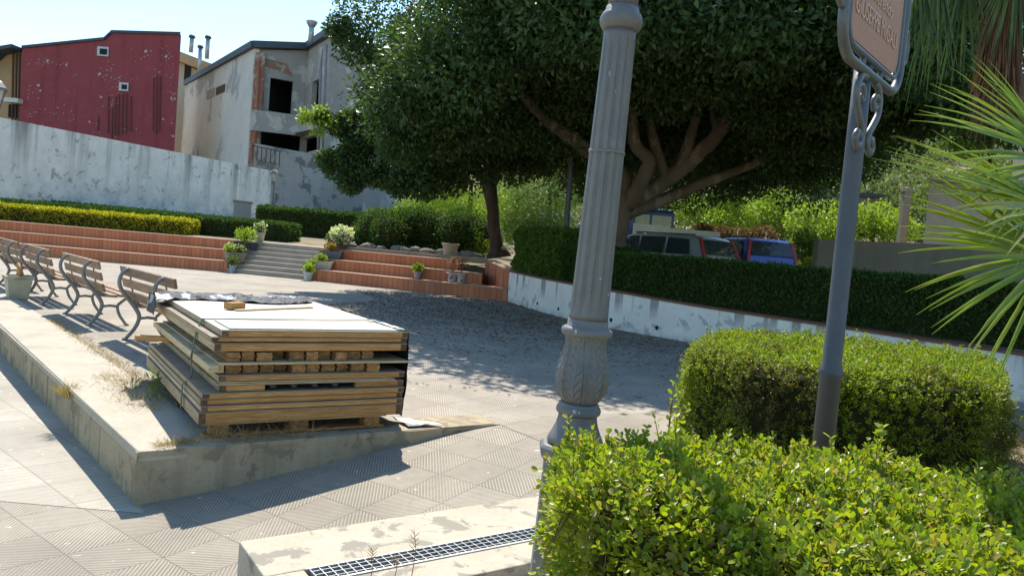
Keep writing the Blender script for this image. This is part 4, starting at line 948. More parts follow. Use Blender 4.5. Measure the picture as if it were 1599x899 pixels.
# plastic sheets
def crumple(name,label,mat,grid,nu,nv,amp,seed,cat_='plastic sheet',th=.003,mats2=None):
    """grid: function (u,v)->Vector"""
    vs=[];fs=[]
    for j in range(nv+1):
        for i in range(nu+1):
            u_=i/nu;v_=j/nv; p=grid(u_,v_); n_=noise.noise_vector((p.x*5+seed,p.y*5,p.z*5))+noise.noise_vector((p.x*13+seed,p.y*13,p.z*13))*.6
            vs.append(p+Vector((n_.x*.6,n_.y*.6,abs(n_.z)))*amp)
    for j in range(nv):
        for i in range(nu): k=j*(nu+1)+i; fs.append((k,k+1,k+nu+2,k+nu+1))
    b=MB(); b.add(vs,fs); o=b.build(name,mat); o.modifiers.new('s','SOLIDIFY').thickness=th
    if mats2:
        o.data.materials.append(mats2); rr=random.Random(seed)
        for pgn in o.data.polygons:
            c=pgn.center
            lx=(c-SO).dot(SR@Vector((1,0,0)))
            if noise.noise((c.x*5,c.y*5,c.z*8+seed))>(.34 if seed==3 and lx>.25 else -.1): pgn.material_index=1
    return tag(o,label,cat_)
crumple('plastic_sheet','black and silver plastic sheet bunched along the back of the stack top',m_blackp,lambda u,v:S(-.03+1.42*u,1.74+.5*v+.12*math.sin(u*7)*(1-v)+.15*u,.745+.03*math.sin(v*3.1)),60,22,.035,3,mats2=m_silvp)
crumple('plastic_sheet','silver plastic corner hanging down the back left of the stack',m_silvp,lambda u,v:S(-.03-.02*v,1.84+.42*u,.76-.16*v),20,14,.025,8,mats2=m_blackp)
crumple('plastic_sheet','white plastic scrap tucked at the right front corner of the stack top',m_whitep,lambda u,v:S(1.36+.17*u,-.02+.62*v,.752-.05*u*u),12,24,.016,5,mats2=m_silvp)
crumple('plastic_sheet','black plastic sheet hanging down the right side of the stack',m_blackp,lambda u,v:S(1.475+.03*math.sin(u*9),.05+1.5*u,.72-.66*v),30,24,.035,11,mats2=None)
crumple('plastic_sheet','white triangular plastic scrap lying on the paving right of the stack',m_whitep,lambda u,v:S(1.5,-.02,.01)+SR@Vector((.28*u,-.02*u+.30*v*(1-u*.9),0)),14,12,.02,14,mats2=m_silvp)
# ================================================================ benches
def make_bench(loc,rz,label):
    t=thing('park_bench',label,'bench',(0,0,0),0,'benches in a row along the plaza edge')
    L=1.86
    # local: x along bench, y forward (away from backrest), z up
    for sx in(-.62,.62):
        b=MB(); prof=[(.0,.83),(-.05,.79),(-.085,.71),(-.075,.62),(-.02,.53),(.055,.44),(.125,.34),(.15,.26),(.12,.16),(.06,.07),(.0,0.)]
        P=smooth_poly([(sx,y,z) for y,z in prof],3); b.tube(P,[.019+.006*math.sin(i/len(P)*PI) for i in range(len(P))],8,flat=1.)
        P=smooth_poly([(sx,y,z) for y,z in [(.47,.41),(.44,.36),(.37,.30),(.335,.25),(.36,.15),(.41,.07),(.46,0.)]],3); b.tube(P,.019,8)
        b.tube([(sx,.14,.25),(sx,.24,.262),(sx,.345,.25)],.017,8)
        P=smooth_poly([(sx,y,z) for y,z in [(.03,.46),(.10,.40),(.22,.385),(.36,.40),(.47,.41),(.52,.39),(.53,.36)]],3); b.tube(P,.013,8)
        P=smooth_poly([(sx,y,z) for y,z in [(.02,.83),(.035,.70),(.06,.58),(.10,.47),(.15,.41)]],3); b.tube(P,.010,6)
        b.tube([(sx-.014,.10,.43),(sx+.014,.10,.43)],.038,12); b.tube([(sx-.012,.0,.005),(sx+.012,.0,.005)],.026,8); b.tube([(sx-.012,.46,.005),(sx+.012,.46,.005)],.026,8)
        b.build('side_frame',m_cast,t,world=False)
    for k,(y,z,tl) in enumerate([(.005,.795,12),(.035,.655,14),(.07,.515,18)]):
        b=MB(); R_=Matrix.Rotation(rad(tl),3,'X'); b.box((0,y+.012,z),(L,.034,.105),R_); b.build('back_slat',m_slat,t,world=False,bevel=.006)
    for y,z,tl in [(.20,.415,-2),(.32,.42,0),(.44,.43,3)]:
        b=MB(); b.box((0,y,z),(L,.1,.034),Matrix.Rotation(rad(tl),3,'X')); b.build('seat_slat',m_slat,t,world=False,bevel=.006)
    t.location=loc; t.rotation_euler=(0,0,rz); return t
def copy_tree(o,parent=None):
    c=o.copy(); COL.objects.link(c)
    if parent: c.parent=parent
    for ch in [x for x in bpy.data.objects if x.parent==o and x.name in SC.objects]: copy_tree(ch,c)
    return c
brz=math.atan2(-.74,.673)  # bench x axis direction; forward = +y local
bxy=[(-4.03,8.42),(-5.78,10.22),(-7.45,11.95),(-8.95,13.55)]
bl_=['nearest bench of the row, its right end behind the strapped wood stack','second bench from the wood stack, standing clear over its own striped shadow','third bench from the wood stack, just beyond the beige pot','farthest bench of the row at the left edge']
b0=make_bench((bxy[0][0],bxy[0][1],0),brz,bl_[0])
# local +y must point to the plaza (away from the kerb)
for o,(x,y),lb in [(b0,bxy[0],bl_[0])]+[(copy_tree(b0),p,l) for p,l in zip(bxy[1:],bl_[1:])]:
    o.location=(x,y,0.003); o['label']=lb
# ================================================================ pots
def leafclump(parent,c,r,n,L,mat,seed,h=1.,name='foliage',asp=.45,up=.3):
    rng=np.random.default_rng(seed); V,F=blobleaves([c],[(r,r,r*h)],n,L,asp,rng,shell=.9,up=up); return npmesh(name,V,F,mat,parent,tuple(wmat(parent).translation))
mp={}
def potm(c): 
    if c not in mp: mp[c]=M('pot '+str(len(mp)),c,None,8.,.7,.3,bmp=.15,bd=.004)
    return mp[c]
def pot(label,P,r,h,color,plant=None,box=None,name='plant_pot',rot=0.,square=False,flower=None,seed=1):
    t=thing(name,label,'plant pot',tuple(P),rot,'flower pots on the steps'); m=potm(color); b=MB(); P=Vector(P)
    if box:
        w,d=box; R_=Matrix.Rotation(rot,3,'Z')
        def ring(sx,sy,z): return [P+R_@Vector((x*sx/2,y*sy/2,z)) for x,y in((-1,-1),(1,-1),(1,1),(-1,1))]
        v=ring(w*.86,d*.8,0)+ring(w,d,h)+ring(w*1.05,d*1.08,h)+ring(w*1.05,d*1.08,h+.02)+ring(w*.92,d*.9,h+.02)+ring(w*.9,d*.86,h-.03)
        f=[(3,2,1,0)]
        for k in range(5):
            for i in range(4): f.append((k*4+i,k*4+(i+1)%4,k*4+4+(i+1)%4,k*4+4+i))
        b.add(v,f); 
    else:
        n=4 if square else 20
        b.lathe([(r*.72,0),(r*.95,h*.85),(r*1.08,h*.86),(r*1.08,h),(r*.93,h),(r*.9,h-.03)],n,P,caps=False,rot=rot+PI/4 if square else 0,sm=not square); b.lathe([(r*.72,0),(.001,0.001)],n,P,caps=False)
    b.build('pot',m,t)
    b=MB(); 
    if box: b.box(P+Vector((0,0,h-.02)),(box[0]*.88,box[1]*.84,.02),rot)
    else: b.lathe([(r*.9,h-.035),(.001,h-.03)],12,P,caps=False)
    b.build('soil',m_soil,t)
    if plant:
        mat,pr_,n,L=plant[:4]
        pr_*=.8; leafclump(t,(P.x,P.y,P.z+h+pr_*(.65)),pr_,int(n*.7),L*.85,mat,seed,.8); b=MB()
        for k in range(5): a=2*PI*k/5; b.tube([(P.x,P.y,P.z+h-.02),(P.x+pr_*.5*math.cos(a),P.y+pr_*.5*math.sin(a),P.z+h+pr_*.8)],[.008,.004],5)
        b.build('stem',m_twig,t)
    if flower: leafclump(t,(P.x,P.y,P.z+h+flower[1]*.65),flower[1]*.8,flower[2],flower[3],flower[0],seed+50,.85,'flowers',.9)
    return t
L_or=leafmat('orange petals',[(.5,.12,.03),(.55,.2,.05),(.4,.3,.05),(.3,.2,.05)],.2,.6,.2)
L_pk=leafmat('pink flower stems',[(.42,.17,.13),(.35,.15,.1),(.25,.2,.08)],.2,.6,.2)
def at(px,py,Y,z): p=Q(px,py,Y); p.z=z; return p
# left cluster
pot('cream pot with white flowers at the top of the stairs on the left',at(405,375,24.6,.955),.17,.3,(.5,.47,.36),(L_md,.26,400,.1),flower=(L_flw,.28,160,.06),seed=61)
pot('dark planter full of yellow-green leaves beside the stair top',at(382,388,23.9,.70),.2,.2,(.05,.05,.065),(L_lt,.42,900,.11),box=(.75,.3),seed=62)
pot('olive round pot with green plant on the second left tier',at(375,405,23.3,.34),.17,.26,(.33,.30,.22),(L_md,.2,350,.09),flower=(L_flw,.2,80,.05),seed=63)
pot('grey pot trailing leaves on the second left tier end',at(358,405,23.25,.34),.15,.24,(.35,.36,.3),(L_lt,.24,450,.09),flower=(L_flw,.24,90,.05),seed=64)
pot('small pale blue pot with drooping grey-green plant at the foot of the stairs',at(363,424,22.85,.0),.11,.24,(.45,.52,.58),(L_hill,.24,500,.09),seed=65)
# right cluster
pot('dark pot with a big bush of white flowers at the right stair top',at(533,385,23.9,.955),.22,.15,(.14,.09,.07),(L_md,.42,700,.12),box=(.85,.3),flower=(L_flw,.45,900,.085),seed=66)
pot('slate grey planter with orange flowers beside the right stair top',at(517,402,23.2,.655),.2,.22,(.14,.15,.18),(L_md,.18,300,.09),box=(.65,.28),flower=(L_or,.2,220,.06),seed=67)
pot('long cream planter with low green plants at the right of the stairs',at(500,418,22.75,.34),.2,.22,(.55,.48,.38),(L_lt,.2,420,.09),box=(.75,.26),seed=68)
pot('pinkish square pot with small plant on the lowest right step',at(485,420,22.6,.2),.12,.25,(.45,.36,.30),(L_lt,.15,200,.08),square=True,seed=69)
pot('small white pot with leafy green plant at the right foot of the stairs',at(481,434,22.25,.0),.14,.25,(.62,.64,.66),(L_lt,.22,420,.1),seed=70)
# right tiers
pot('small lilac grey pot with upright green plant on the lowest right tier',at(652,430,21.95,.338),.12,.2,(.42,.38,.42),(L_lt,.2,420,.1),seed=71)
def fpot(lbl,px,seed):
    t=pot(lbl,at(px,436,21.75,.338),.16,.26,(.62,.60,.58),None,square=False,seed=seed); P=wmat(t).translation; b=MB(); r_=random.Random(seed)
    for k in range(7): 
        a=r_.uniform(0,6.28); z=r_.uniform(.06,.2); rr=.16*(.76+.25*z/.26)*1.0+.003; b.box(P+Vector((rr*math.cos(a),rr*math.sin(a),z)),(.05,.05,.05),Matrix.Rotation(a,3,'Z')@Matrix.Rotation(.7,3,'X'))
    b.build('painted_flowers',potm((.35,.12,.16)),t)
    b=MB()
    for k in range(6): a=r_.uniform(0,6.28); b.tube([P+Vector((0,0,.2)),P+Vector((.05*math.cos(a),.05*math.sin(a),.42)),P+Vector((.12*math.cos(a),.12*math.sin(a),.6+r_.uniform(0,.12)))],[.008,.006,.004],5)
    b.build('stem',potm((.36,.15,.12)),t); leafclump(t,(P.x,P.y,P.z+.6),.16,70,.08,L_pk,seed)
fpot('white floral pot with reddish stems, left of the pair on the right tiers',706,72); fpot('white floral pot with sparse reddish stems, right of the pair',720,73)
pot('large empty beige pot standing behind the top right tier',at(702,402,23.4,.97),.42*.6,.45,(.42,.38,.30),seed=74)
b=MB(); p=at(745,442,21.4,.345); b.box(p,(.35,.2,.02),.2); tag(b.build('loose_tile',m_tread),'loose pale tile lying on the lowest right tier','tile')
# beige pot by benches
pp_=G(27,466); pot('beige square planter with a brown stump beside the benches',(pp_.x,pp_.y,.003),.25,.36,(.47,.45,.33),square=True,rot=brz,seed=75)
t_=[o for o in bpy.data.objects if o.get('label','').startswith('beige square planter')][0]; t_['group']='planters by the benches'
b=MB(); b.tube([(pp_.x,pp_.y,.3),(pp_.x+.02,pp_.y,.45),(pp_.x-.02,pp_.y,.56)],[.05,.04,.02],7); b.build('stump',m_wdf,t_)
# ================================================================ lamp posts
lp=thing('lamp_post','large fluted grey iron lamp post with leafy urn base in the foreground','lamp post',(.283,3.,0))
lp.rotation_euler=(0,rad(1.2),0)
def flute(th,z): return 1-.055*max(0,math.cos(th*12))**.5 if True else 1
def pl_(prof,seg=96,mod=None,name='x',mat=m_iron,**k):
    b=MB(); b.lathe(prof,seg,(0,0,0),mod,**k); return b.build(name,mat,lp,world=False)
b=MB(); b.lathe([(.145,0),(.145,.06),(.13,.08),(.122,.62),(.13,.64),(.143,.66),(.146,.685),(.132,.70),(.001,.70)],8,rot=PI/8,caps=False,sm=False); b.build('plinth',m_iron,lp,world=False,bevel=.004)
pl_([(.108,.70),(.111,.715),(.106,.73),(.098,.745),(.083,.78),(.076,.81),(.078,.822)],64,name='foot_bell')
pl_([(.076,.822),(.086,.826),(.089,.838),(.086,.85),(.078,.855),(.08,.861),(.074,.868)],64,name='ring')
def acan(th,z):
    u=(z-.868)/(1.13-.868); lf=8; w_=th*lf/(2*PI); ph=abs((w_%1)-.5)*2   # 0 mid leaf, 1 between leaves
    env=min(1,u/.1)*min(1,(1-u)/.08)
    bd=.80-.30*max(0,u-.45)/.55                                        # leaf gets narrower upward
    mid=math.exp(-(ph/.07)**2); edge=math.exp(-((ph-bd)/.07)**2)
    vein=math.sin(2*PI*(u*7.5-ph*1.5)); inside=1 if ph<bd else 0
    return 1+env*(.03*mid+.045*edge+(.024*vein*min(1,ph*4) if inside else -.045))
prof=[]
for k in range(121):
    u=k/120; z=.868+u*.262
    r=np.interp(u,[0,.06,.18,.34,.5,.68,.84,.93,1.],[.068,.082,.098,.104,.100,.088,.079,.079,.086]); prof.append((float(r),z))
pl_(prof,288,acan,name='urn')
pl_([(.086,1.13),(.097,1.133),(.102,1.145),(.099,1.158),(.088,1.165),(.08,1.168),(.08,1.19),(.076,1.195)],64,name='ring')
def flute2(th,z):
    c=math.cos(th*12); e=min(1,max(0,(z-1.215)/.03))*min(1,max(0,(2.285-z)/.03)); return 1-.11*e*max(0,c)**.7
pf=[(.076,1.195),(.0765,1.215)]+[(.0755-.0135*(k/20),1.22+k*(1.065/20)) for k in range(21)]+[(.062,2.31)]
pl_(pf,144,flute2,name='shaft')
pl_([(.0705,1.84),(.0715,1.846),(.0695,1.852)],64,name='joint_ring')
pl_([(.062,2.31),(.072,2.315),(.08,2.33),(.083,2.345),(.08,2.36),(.072,2.375),(.066,2.38),(.062,2.40)],64,name='ring')
def flute3(th,z): return 1-.07*max(0,math.cos(th*12))**.6
pl_([(.058,2.40),(.056,2.5),(.05,3.3),(.05,3.4),(.06,3.42),(.06,3.46),(.04,3.5),(.035,3.8)],96,flute3,name='shaft')
b=MB(); b.lathe([(.08,3.8),(.2,4.15),(.2,4.17),(.001,4.18)],6,sm=False); b.build('lantern_glass',M('frosted lantern glass',(.6,.6,.55),None,3.,.4),lp,world=False)
b=MB(); b.lathe([(.24,4.18),(.2,4.24),(.08,4.38),(.03,4.42),(.03,4.5),(.001,4.52)],6,caps=False,sm=False); b.build('lantern_roof',m_iron,lp,world=False)
def small_lamp(label,base,H,s,Y):
    t=thing('lamp_post',label,'lamp post',base,0); z=H
    b=MB(); b.lathe([(.14*s,0),(.14*s,.5),(.09*s,.6),(.06*s,.9),(.05*s,z-1.1*s),(.07*s,z-1.05*s),(.04*s,z-.95*s)],12); b.build('pole',m_iron,t,world=False)
    b=MB(); b.lathe([(.14*s,z-.95*s),(.27*s,z-.42*s),(.001,z-.41*s)],6,caps=True,sm=False); b.build('lantern_glass',M('milky lamp glass '+str(s),(.6,.58,.5),None,3.,.4),t,world=False)
    b=MB(); b.lathe([(.36*s,z-.42*s),(.33*s,z-.36*s),(.20*s,z-.2*s),(.08*s,z-.12*s),(.07*s,z-.06*s),(.001,z)],6,caps=True,sm=False); b.build('lantern_roof',m_iron,t,world=False)
    b=MB()
    for k in range(6): a=k*PI/3; b.bar((.14*s*math.cos(a),.14*s*math.sin(a),z-.95*s),(.275*s*math.cos(a),.275*s*math.sin(a),z-.42*s),.02*s,.02*s)
    b.build('lantern_frame',m_iron,t,world=False)
ps=Q(427,262,46); small_lamp('small distant lamp post at the right end of the white wall',(ps.x+.1,46,1.5),ps.z-1.5,.85,46)
ps=Q(6,118,24.3); small_lamp('tall lamp post cut by the left edge above the yellow hedge',(ps.x-.25,24.3,.9),ps.z-.9,1.1,24.3)
dpz=Q(885,345,19); dpo=thing('pole','thin dark steel pole standing in the hedge left of the lamp post','pole',(dpz.x,19.5,.7)); b=MB(); b.tube([Q(884,420,19.5),Q(885,345,19.5),Q(893,240,19.5),Q(897,150,19.5)],.07,8); b.build('shaft',m_post,dpo)
# ================================================================ street sign
SB=Vector((1.275,3.0,0)); sg=thing('street_sign','tall street name sign with scrolled iron frame and terracotta plate on a dark post','street sign',tuple(SB))
b=MB(); b.lathe([(.041,0),(.041,1.05),(.046,1.052),(.047,1.07),(.043,1.085),(.036,1.10),(.0345,2.0),(.033,2.26)],28,SB); b.build('post',m_post,sg)
pa=Q(1323,60,2.74); pb=Q(1397,116,3.24); hd=Vector((pb.x-pa.x,pb.y-pa.y,0)); PWd=hd.length; hd.normalize(); PZ=(pa.z+pb.z)/2
PC=Vector(((pa.x+pb.x)/2,(pa.y+pb.y)/2,0)); PC=Vector((SB.x+.03,SB.y,0)) if False else PC
nf=Vector((hd.y,-hd.x,0));
if nf.y>0: nf=-nf
def SP(u,z,o=0.): return PC+hd*u+Vector((0,0,PZ+z))+nf*o
def rrect(w,h,r,z0,n=6):
    o=[]
    for cx_,cz_,a0 in((w/2-r,z0+r,-90),(w/2-r,z0+h-r,0),(-w/2+r,z0+h-r,90),(-w/2+r,z0+r,180)):
        for k in range(n+1): a=rad(a0+90*k/n); o.append((cx_+r*math.cos(a),cz_+r*math.sin(a)))
    return o
hw=PWd
b=MB(); b.slab([SP(u,z,.006) for u,z in rrect(hw,.62,.07,0)],nf*-1,.012); b.build('plate',m_sign,sg)
b=MB(); pts=[SP(u,z,.0) for u,z in rrect(hw+.035,.655,.085,-.018)]; b.tube(pts+[pts[0]],.014,8); b.build('inner_frame',m_frame,sg)
b=MB(); pts=[SP(u,z,.0) for u,z in rrect(hw+.13,.76,.12,-.07)]; b.tube(pts+[pts[0]],.019,10); b.build('outer_frame',m_frame,sg)
b=MB()
for u in(-.12,.12): b.tube([SP(u,-.07),SP(u,-.02)],.012,6)
for z in(.1,.5):
    for s_ in(-1,1): b.tube([SP(s_*(hw/2+.01),z),SP(s_*(hw/2+.07),z)],.012,6)
b.build('bracket',m_frame,sg)
def scroll(b,c,r0,r1,a0,turns,sgn,w=.011,n=26,fl=2.):
    pts=[]
    for k in range(n+1):
        t=k/n; a=rad(a0)+sgn*turns*2*PI*t; r=r0+(r1-r0)*t; pts.append(SP(c[0]+r*math.cos(a),c[1]+r*math.sin(a)))
    b.tube(pts,w,8)
for s_ in(-1,1):
    b=MB()
    P=smooth_poly([tuple(SP(s_*u,z)) for u,z in [(.06,-.085),(.11,-.09),(.15,-.13),(.145,-.19),(.09,-.245),(.045,-.285),(.045,-.33),(.085,-.35),(.115,-.325),(.095,-.30),(.07,-.31)]],5); b.tube(P,.013,8,flat=1.4)
    P=smooth_poly([tuple(SP(s_*u,z)) for u,z in [(.148,-.14),(.10,-.125),(.065,-.15),(.08,-.18),(.11,-.165)]],5); b.tube(P,.011,8)
    b.build('scroll',m_frame,sg)
    b=MB(); e_=s_*(hw/2+.065)
    for z in(.08,.34): 
        P=smooth_poly([tuple(SP(e_+s_*u,z+w_)) for u,w_ in [(.0,0),(.05,.0),(.075,.05),(.06,.12),(.02,.14),(.0,.22)]],5); b.tube(P,.012,8)
    b.build('scroll',m_frame,sg)
def text(s_,wid,u,z,parent,shear=0.,name='lettering'):
    size=.1
    cu_=bpy.data.curves.new('t','FONT'); cu_.body=s_; cu_.size=size; cu_.align_x='CENTER'; cu_.extrude=.001; cu_.shear=shear
    o=bpy.data.objects.new('t',cu_); COL.objects.link(o); dg=bpy.context.evaluated_depsgraph_get(); me=bpy.data.meshes.new_from_object(o.evaluated_get(dg)); bpy.data.objects.remove(o); w0=max(v.co.x for v in me.vertices)-min(v.co.x for v in me.vertices); me.transform(Matrix.Diagonal((wid/w0,1.25*wid/w0 if len(s_)>10 else wid/w0,1,1)))
    dirx=hd if hd.x>0 else -hd; R_=Matrix((dirx,Vector((0,0,1)),dirx.cross(Vector((0,0,1))))).transposed().to_4x4()
    # front normal must face the camera
    me.transform(Matrix.Translation(SP(u,z,.0085))@R_); me.transform(wmat(parent).inverted()); me.materials.clear(); me.materials.append(m_let)
    o=bpy.data.objects.new(name,me); return link(o,parent)
text('GIUSEPPE MIGALI',.86*PWd,-.012,.095,sg); text('Reverendo',.52*PWd,0,.19,sg,.25); text('Piazza',.34*PWd,0,.285,sg,.25)
# ================================================================ foreground hedges
def sprigs(name,label,poly,z0,z1,mat,ns,seed,slen=.07,leaf=.02,per=10,bumps=.04,shoots=40,ztop=None,side_frac=None,core_in=.1,rounded=.1,topf=.55,stuffc=m_core,long=.16):
    rng=np.random.default_rng(seed); P=[Vector(p) for p in poly]; m=len(P); a2=sum(P[i].x*P[(i+1)%m].y-P[(i+1)%m].x*P[i].y for i in range(m))
    if a2<0: P=P[::-1]
    ed=[(P[i],P[(i+1)%m]) for i in range(m)]
    cx=sum(p.x for p in P)/m; cy=sum(p.y for p in P)/m
    xs=[p.x for p in P]; ys=[p.y for p in P]
    nt=int(ns*topf); X=rng.uniform(min(xs),max(xs),nt*8); Y=rng.uniform(min(ys),max(ys),nt*8); r=np.zeros(len(X),bool)
    for a_,b_ in ed: r^=((a_.y>Y)!=(b_.y>Y))&(X<(b_.x-a_.x)*(Y-a_.y)/((b_.y-a_.y) or 1e-9)+a_.x)
    X=X[r][:nt];Y=Y[r][:nt]
    def edged(x,y):
        dmin=9
        for a_,b_ in ed:
            d=b_-a_; t=max(0,min(1,((x-a_.x)*d.x+(y-a_.y)*d.y)/d.length_squared)); dmin=min(dmin,math.hypot(x-a_.x-d.x*t,y-a_.y-d.y*t))
        return dmin
    B=lambda x,y,z: bumps*(noise.noise((x*4+seed,y*4,z*4))+.6*noise.noise((x*11,y*11+seed,z*11)))
    Z=np.array([z1+B(x,y,0)*1.4-max(0,rounded-edged(x,y))**2/rounded*.8 for x,y in zip(X,Y)])
    pts=[np.stack([X,Y,Z-np.abs(rng.normal(size=len(X)))*.03],1)]; nor=[np.tile([0,0,1.],(len(X),1))]
    per_=[ (b_-a_).length for a_,b_ in ed]; sp=sum(per_)
    for (a_,b_),l in zip(ed,per_):
        q_=int(ns*(1-topf)*l/sp); d=(b_-a_).normalized(); o=Vector((d.y,-d.x)); t=rng.uniform(0,1,q_); z=z0+(z1-z0)*rng.uniform(0,1,q_)
        px=a_.x+(b_.x-a_.x)*t; py=a_.y+(b_.y-a_.y)*t; bb=np.array([B(x,y,w)*1.5-max(0,w-(z1-rounded))**2/rounded*.6 for x,y,w in zip(px,py,z)])-np.abs(rng.normal(size=q_))*.04
        pts.append(np.stack([px+o.x*bb,py+o.y*bb,z],1)); nor.append(np.tile([o.x,o.y,.25],(q_,1)))
    pts=np.concatenate(pts); nor=np.concatenate(nor); N=len(pts)
    D=unit(nor*.8+rng.normal(size=(N,3))*.38+np.array([0,0,.45])); LN=slen*rng.uniform(.5,1.3,N); 
    ish=rng.choice(N,shoots,replace=False); LN[ish]=rng.uniform(.5,1.,shoots)*long; D[ish]=unit(D[ish]*.3+np.array([0,0,1.]))
    # leaves in opposite pairs along each sprig
    allP=[];allD=[];allL=[]
    a=unit(np.cross(D,rng.normal(size=(N,3)))); bvec=np.cross(D,a)
    for k in range(per):
        f=(k//2+.6)/(per/2); ang=(k//2)*PI/2+(k%2)*PI
        o=a*math.cos(ang)+bvec*math.sin(ang); base=pts+D*(LN*f)[:,None]-D*.02
        allP.append(base+o*.002); allD.append(unit(o*(1.05-.5*f)+D*(.55+.5*f)+rng.normal(size=(N,3))*.22)); allL.append(leaf*rng.uniform(.65,1.25,N)*(1.05-.35*f))
    # extra pairs for the long shoots
    ex=ish
    for k in range(10):
        f=(k//2+.5)/5; ang=(k//2)*PI/2+PI/4+(k%2)*PI; o=a[ex]*math.cos(ang)+bvec[ex]*math.sin(ang)
        allP.append(pts[ex]+D[ex]*(LN[ex]*f)[:,None]); allD.append(unit(o+D[ex]*.6)); allL.append(leaf*rng.uniform(.7,1.1,len(ex)))
    Pp=np.concatenate(allP);Dd=np.concatenate(allD);Ll=np.concatenate(allL)
    nr=unit(rng.normal(size=Pp.shape)*.5+np.array([0,0,1.]))
    V,F=leaves_vf(Pp,Dd,Ll,Ll*.62,.18,rng,True,nr)
    t=thing(name,label,'hedge',(cx,cy,z0)); npmesh('foliage',V,F,mat,t,(cx,cy,z0))
    # stems
    V2=[];b=MB()
    for i in list(ish)+list(rng.choice(N,min(N,900),replace=False)):
        p=Vector(pts[i]);dd=Vector(D[i]); b.tube([p-dd*.10,p+dd*float(LN[i])*.9],[.0022,.001],3,caps=False)
    b.build('twig',m_twig,t)
    ins=[]
    for i,p in enumerate(P):
        d1=(P[(i+1)%m]-p).normalized(); d0=(p-P[i-1]).normalized(); nv=Vector((-(d0.y+d1.y),d0.x+d1.x)).normalized(); ins.append((p.x+nv.x*core_in*1.2,p.y+nv.y*core_in*1.2))
    b=MB(); b.prism(ins,z0-.02,z1-core_in); b.build('solid_core',stuffc,t); return t  # solid core added behind the sprigs to block light
sprigs('hedge','nearest sunlit box hedge with small round leaves in the bottom right corner',[(.17,2.32),(.15,1.85),(.58,1.55),(1.3,1.12),(2.3,.75),(2.9,1.1),(2.3,1.75),(1.6,2.25),(.9,2.42),(.45,2.45)],.0,.885,L_box,10500,71,slen=.065,leaf=.025,per=10,shoots=130,long=.13,topf=.48,core_in=.13)
sprigs('hedge','rounded clipped box hedge behind the dark sign post',[(1.22,5.25),(1.5,4.75),(2.2,4.7),(3.05,4.75),(3.5,5.3),(4.3,6.7),(3.3,7.1),(1.9,7.0),(1.5,6.2)],.10,.86,L_box2,11500,72,slen=.07,leaf=.027,per=8,shoots=70,long=.16,topf=.45,rounded=.2,bumps=.06)
# one tall loose sprig left of the second hedge
b=MB(); sp=thing('box_shoot','tall loose box shoot standing up left of the rounded hedge','shoot',(.62,3.0,0.3)); 
P=[(.60,2.7,.4),(.595,2.7,.8),(.60,2.7,1.02)]; b.tube(P,[.006,.004,.002],5); b.tube([(.60,2.7,.75),(.66,2.72,.95)],[.003,.001],4); b.tube([(.60,2.7,.7),(.54,2.7,.9)],[.003,.001],4); b.build('stem',m_twig,sp)
rng=np.random.default_rng(5); pp=[];dd=[]
for (x0_,z0_,x1_,z1_,n_) in [(.6,.72,.6,1.03,26),(.6,.75,.66,.96,16),(.6,.7,.54,.92,16)]:
    for k in range(n_): f=k/n_; a=k*2.4; pp.append((x0_+(x1_-x0_)*f,2.7,z0_+(z1_-z0_)*f)); dd.append((math.cos(a),math.sin(a),.7))
V,F=leaves_vf(np.array(pp),np.array(dd),rng.uniform(.018,.028,len(pp)),.016,.15,rng,True); npmesh('leaves',V,F,L_box,sp,(.62,3,.3))
# ================================================================ palms
def fan_leaf(parent,c,axis,nblade,L,spread,w,mat,seed,nrm=(0,-1,.3),droop=.25,name='frond',stalk=None,split=.35):
    rng=random.Random(seed); c=Vector(c); ax=Vector(axis).normalized(); nv=Vector(nrm).normalized(); sd_=ax.cross(nv).normalized(); nv=sd_.cross(ax).normalized()
    b=MB()
    for k in range(nblade):
        a=rad(-spread+2*spread*k/(nblade-1)+rng.uniform(-2.2,2.2)); d=ax*math.cos(a)+sd_*math.sin(a); l=L*(1-.28*abs(a)/rad(spread))*rng.uniform(.88,1.08)
        sd2=(-ax*math.sin(a)+sd_*math.cos(a)); prev=None; n_=9; lift=rng.uniform(-.05,.08)
        dr=droop*rng.uniform(.4,1.6)
        vs=[];fs=[]
        for i in range(n_+1):
            t=i/n_; ww_=w*(.18+1.*min(t/.3,1))*(1-max(0,(t-.3)/.7)**1.2)+.0008; p=c+d*l*t+nv*(lift*l*t)+Vector((0,0,-1))*dr*l*t**2.2+nv*rng.uniform(-.003,.003)
            e=nv*ww_*.45
            vs+=[p+sd2*ww_+e*.9,p-e*.2,p-sd2*ww_+e*.9]
        for i in range(n_): k0=i*3; fs+=[(k0,k0+3,k0+4,k0+1),(k0+1,k0+4,k0+5,k0+2)]
        b.add(vs,fs,0,True)
    o=b.build(name,mat,parent)
    if stalk: b=MB(); b.tube([stalk,tuple((Vector(stalk)+c)/2+Vector((0,0,.05))),c],[.018,.014,.010],7); b.build('stalk',L_palm,o)
    return o
fpx=3.05; fp_=thing('fan_palm','bright green fan palm with spiky leaves at the right edge','palm',(3.3,3.9,0))
def qq(x,y,Y): return Q(x,y,Y)
b=MB(); b.lathe([(.18,0),(.16,.3),(.14,.9),(.1,1.3)],14,(3.3,3.9,0)); b.build('trunk',m_thatch,fp_)
def dirpx(x0,y0,Y0,x1,y1,Y1): return Q(x1,y1,Y1)-Q(x0,y0,Y0)
fan_leaf(fp_,Q(1640,405,3.4),dirpx(1640,405,3.4,1440,365,3.2),44,.86,68,.0100,L_palm,1,nrm=(.2,-1,.45),droop=.12,stalk=(3.3,3.9,1.2))
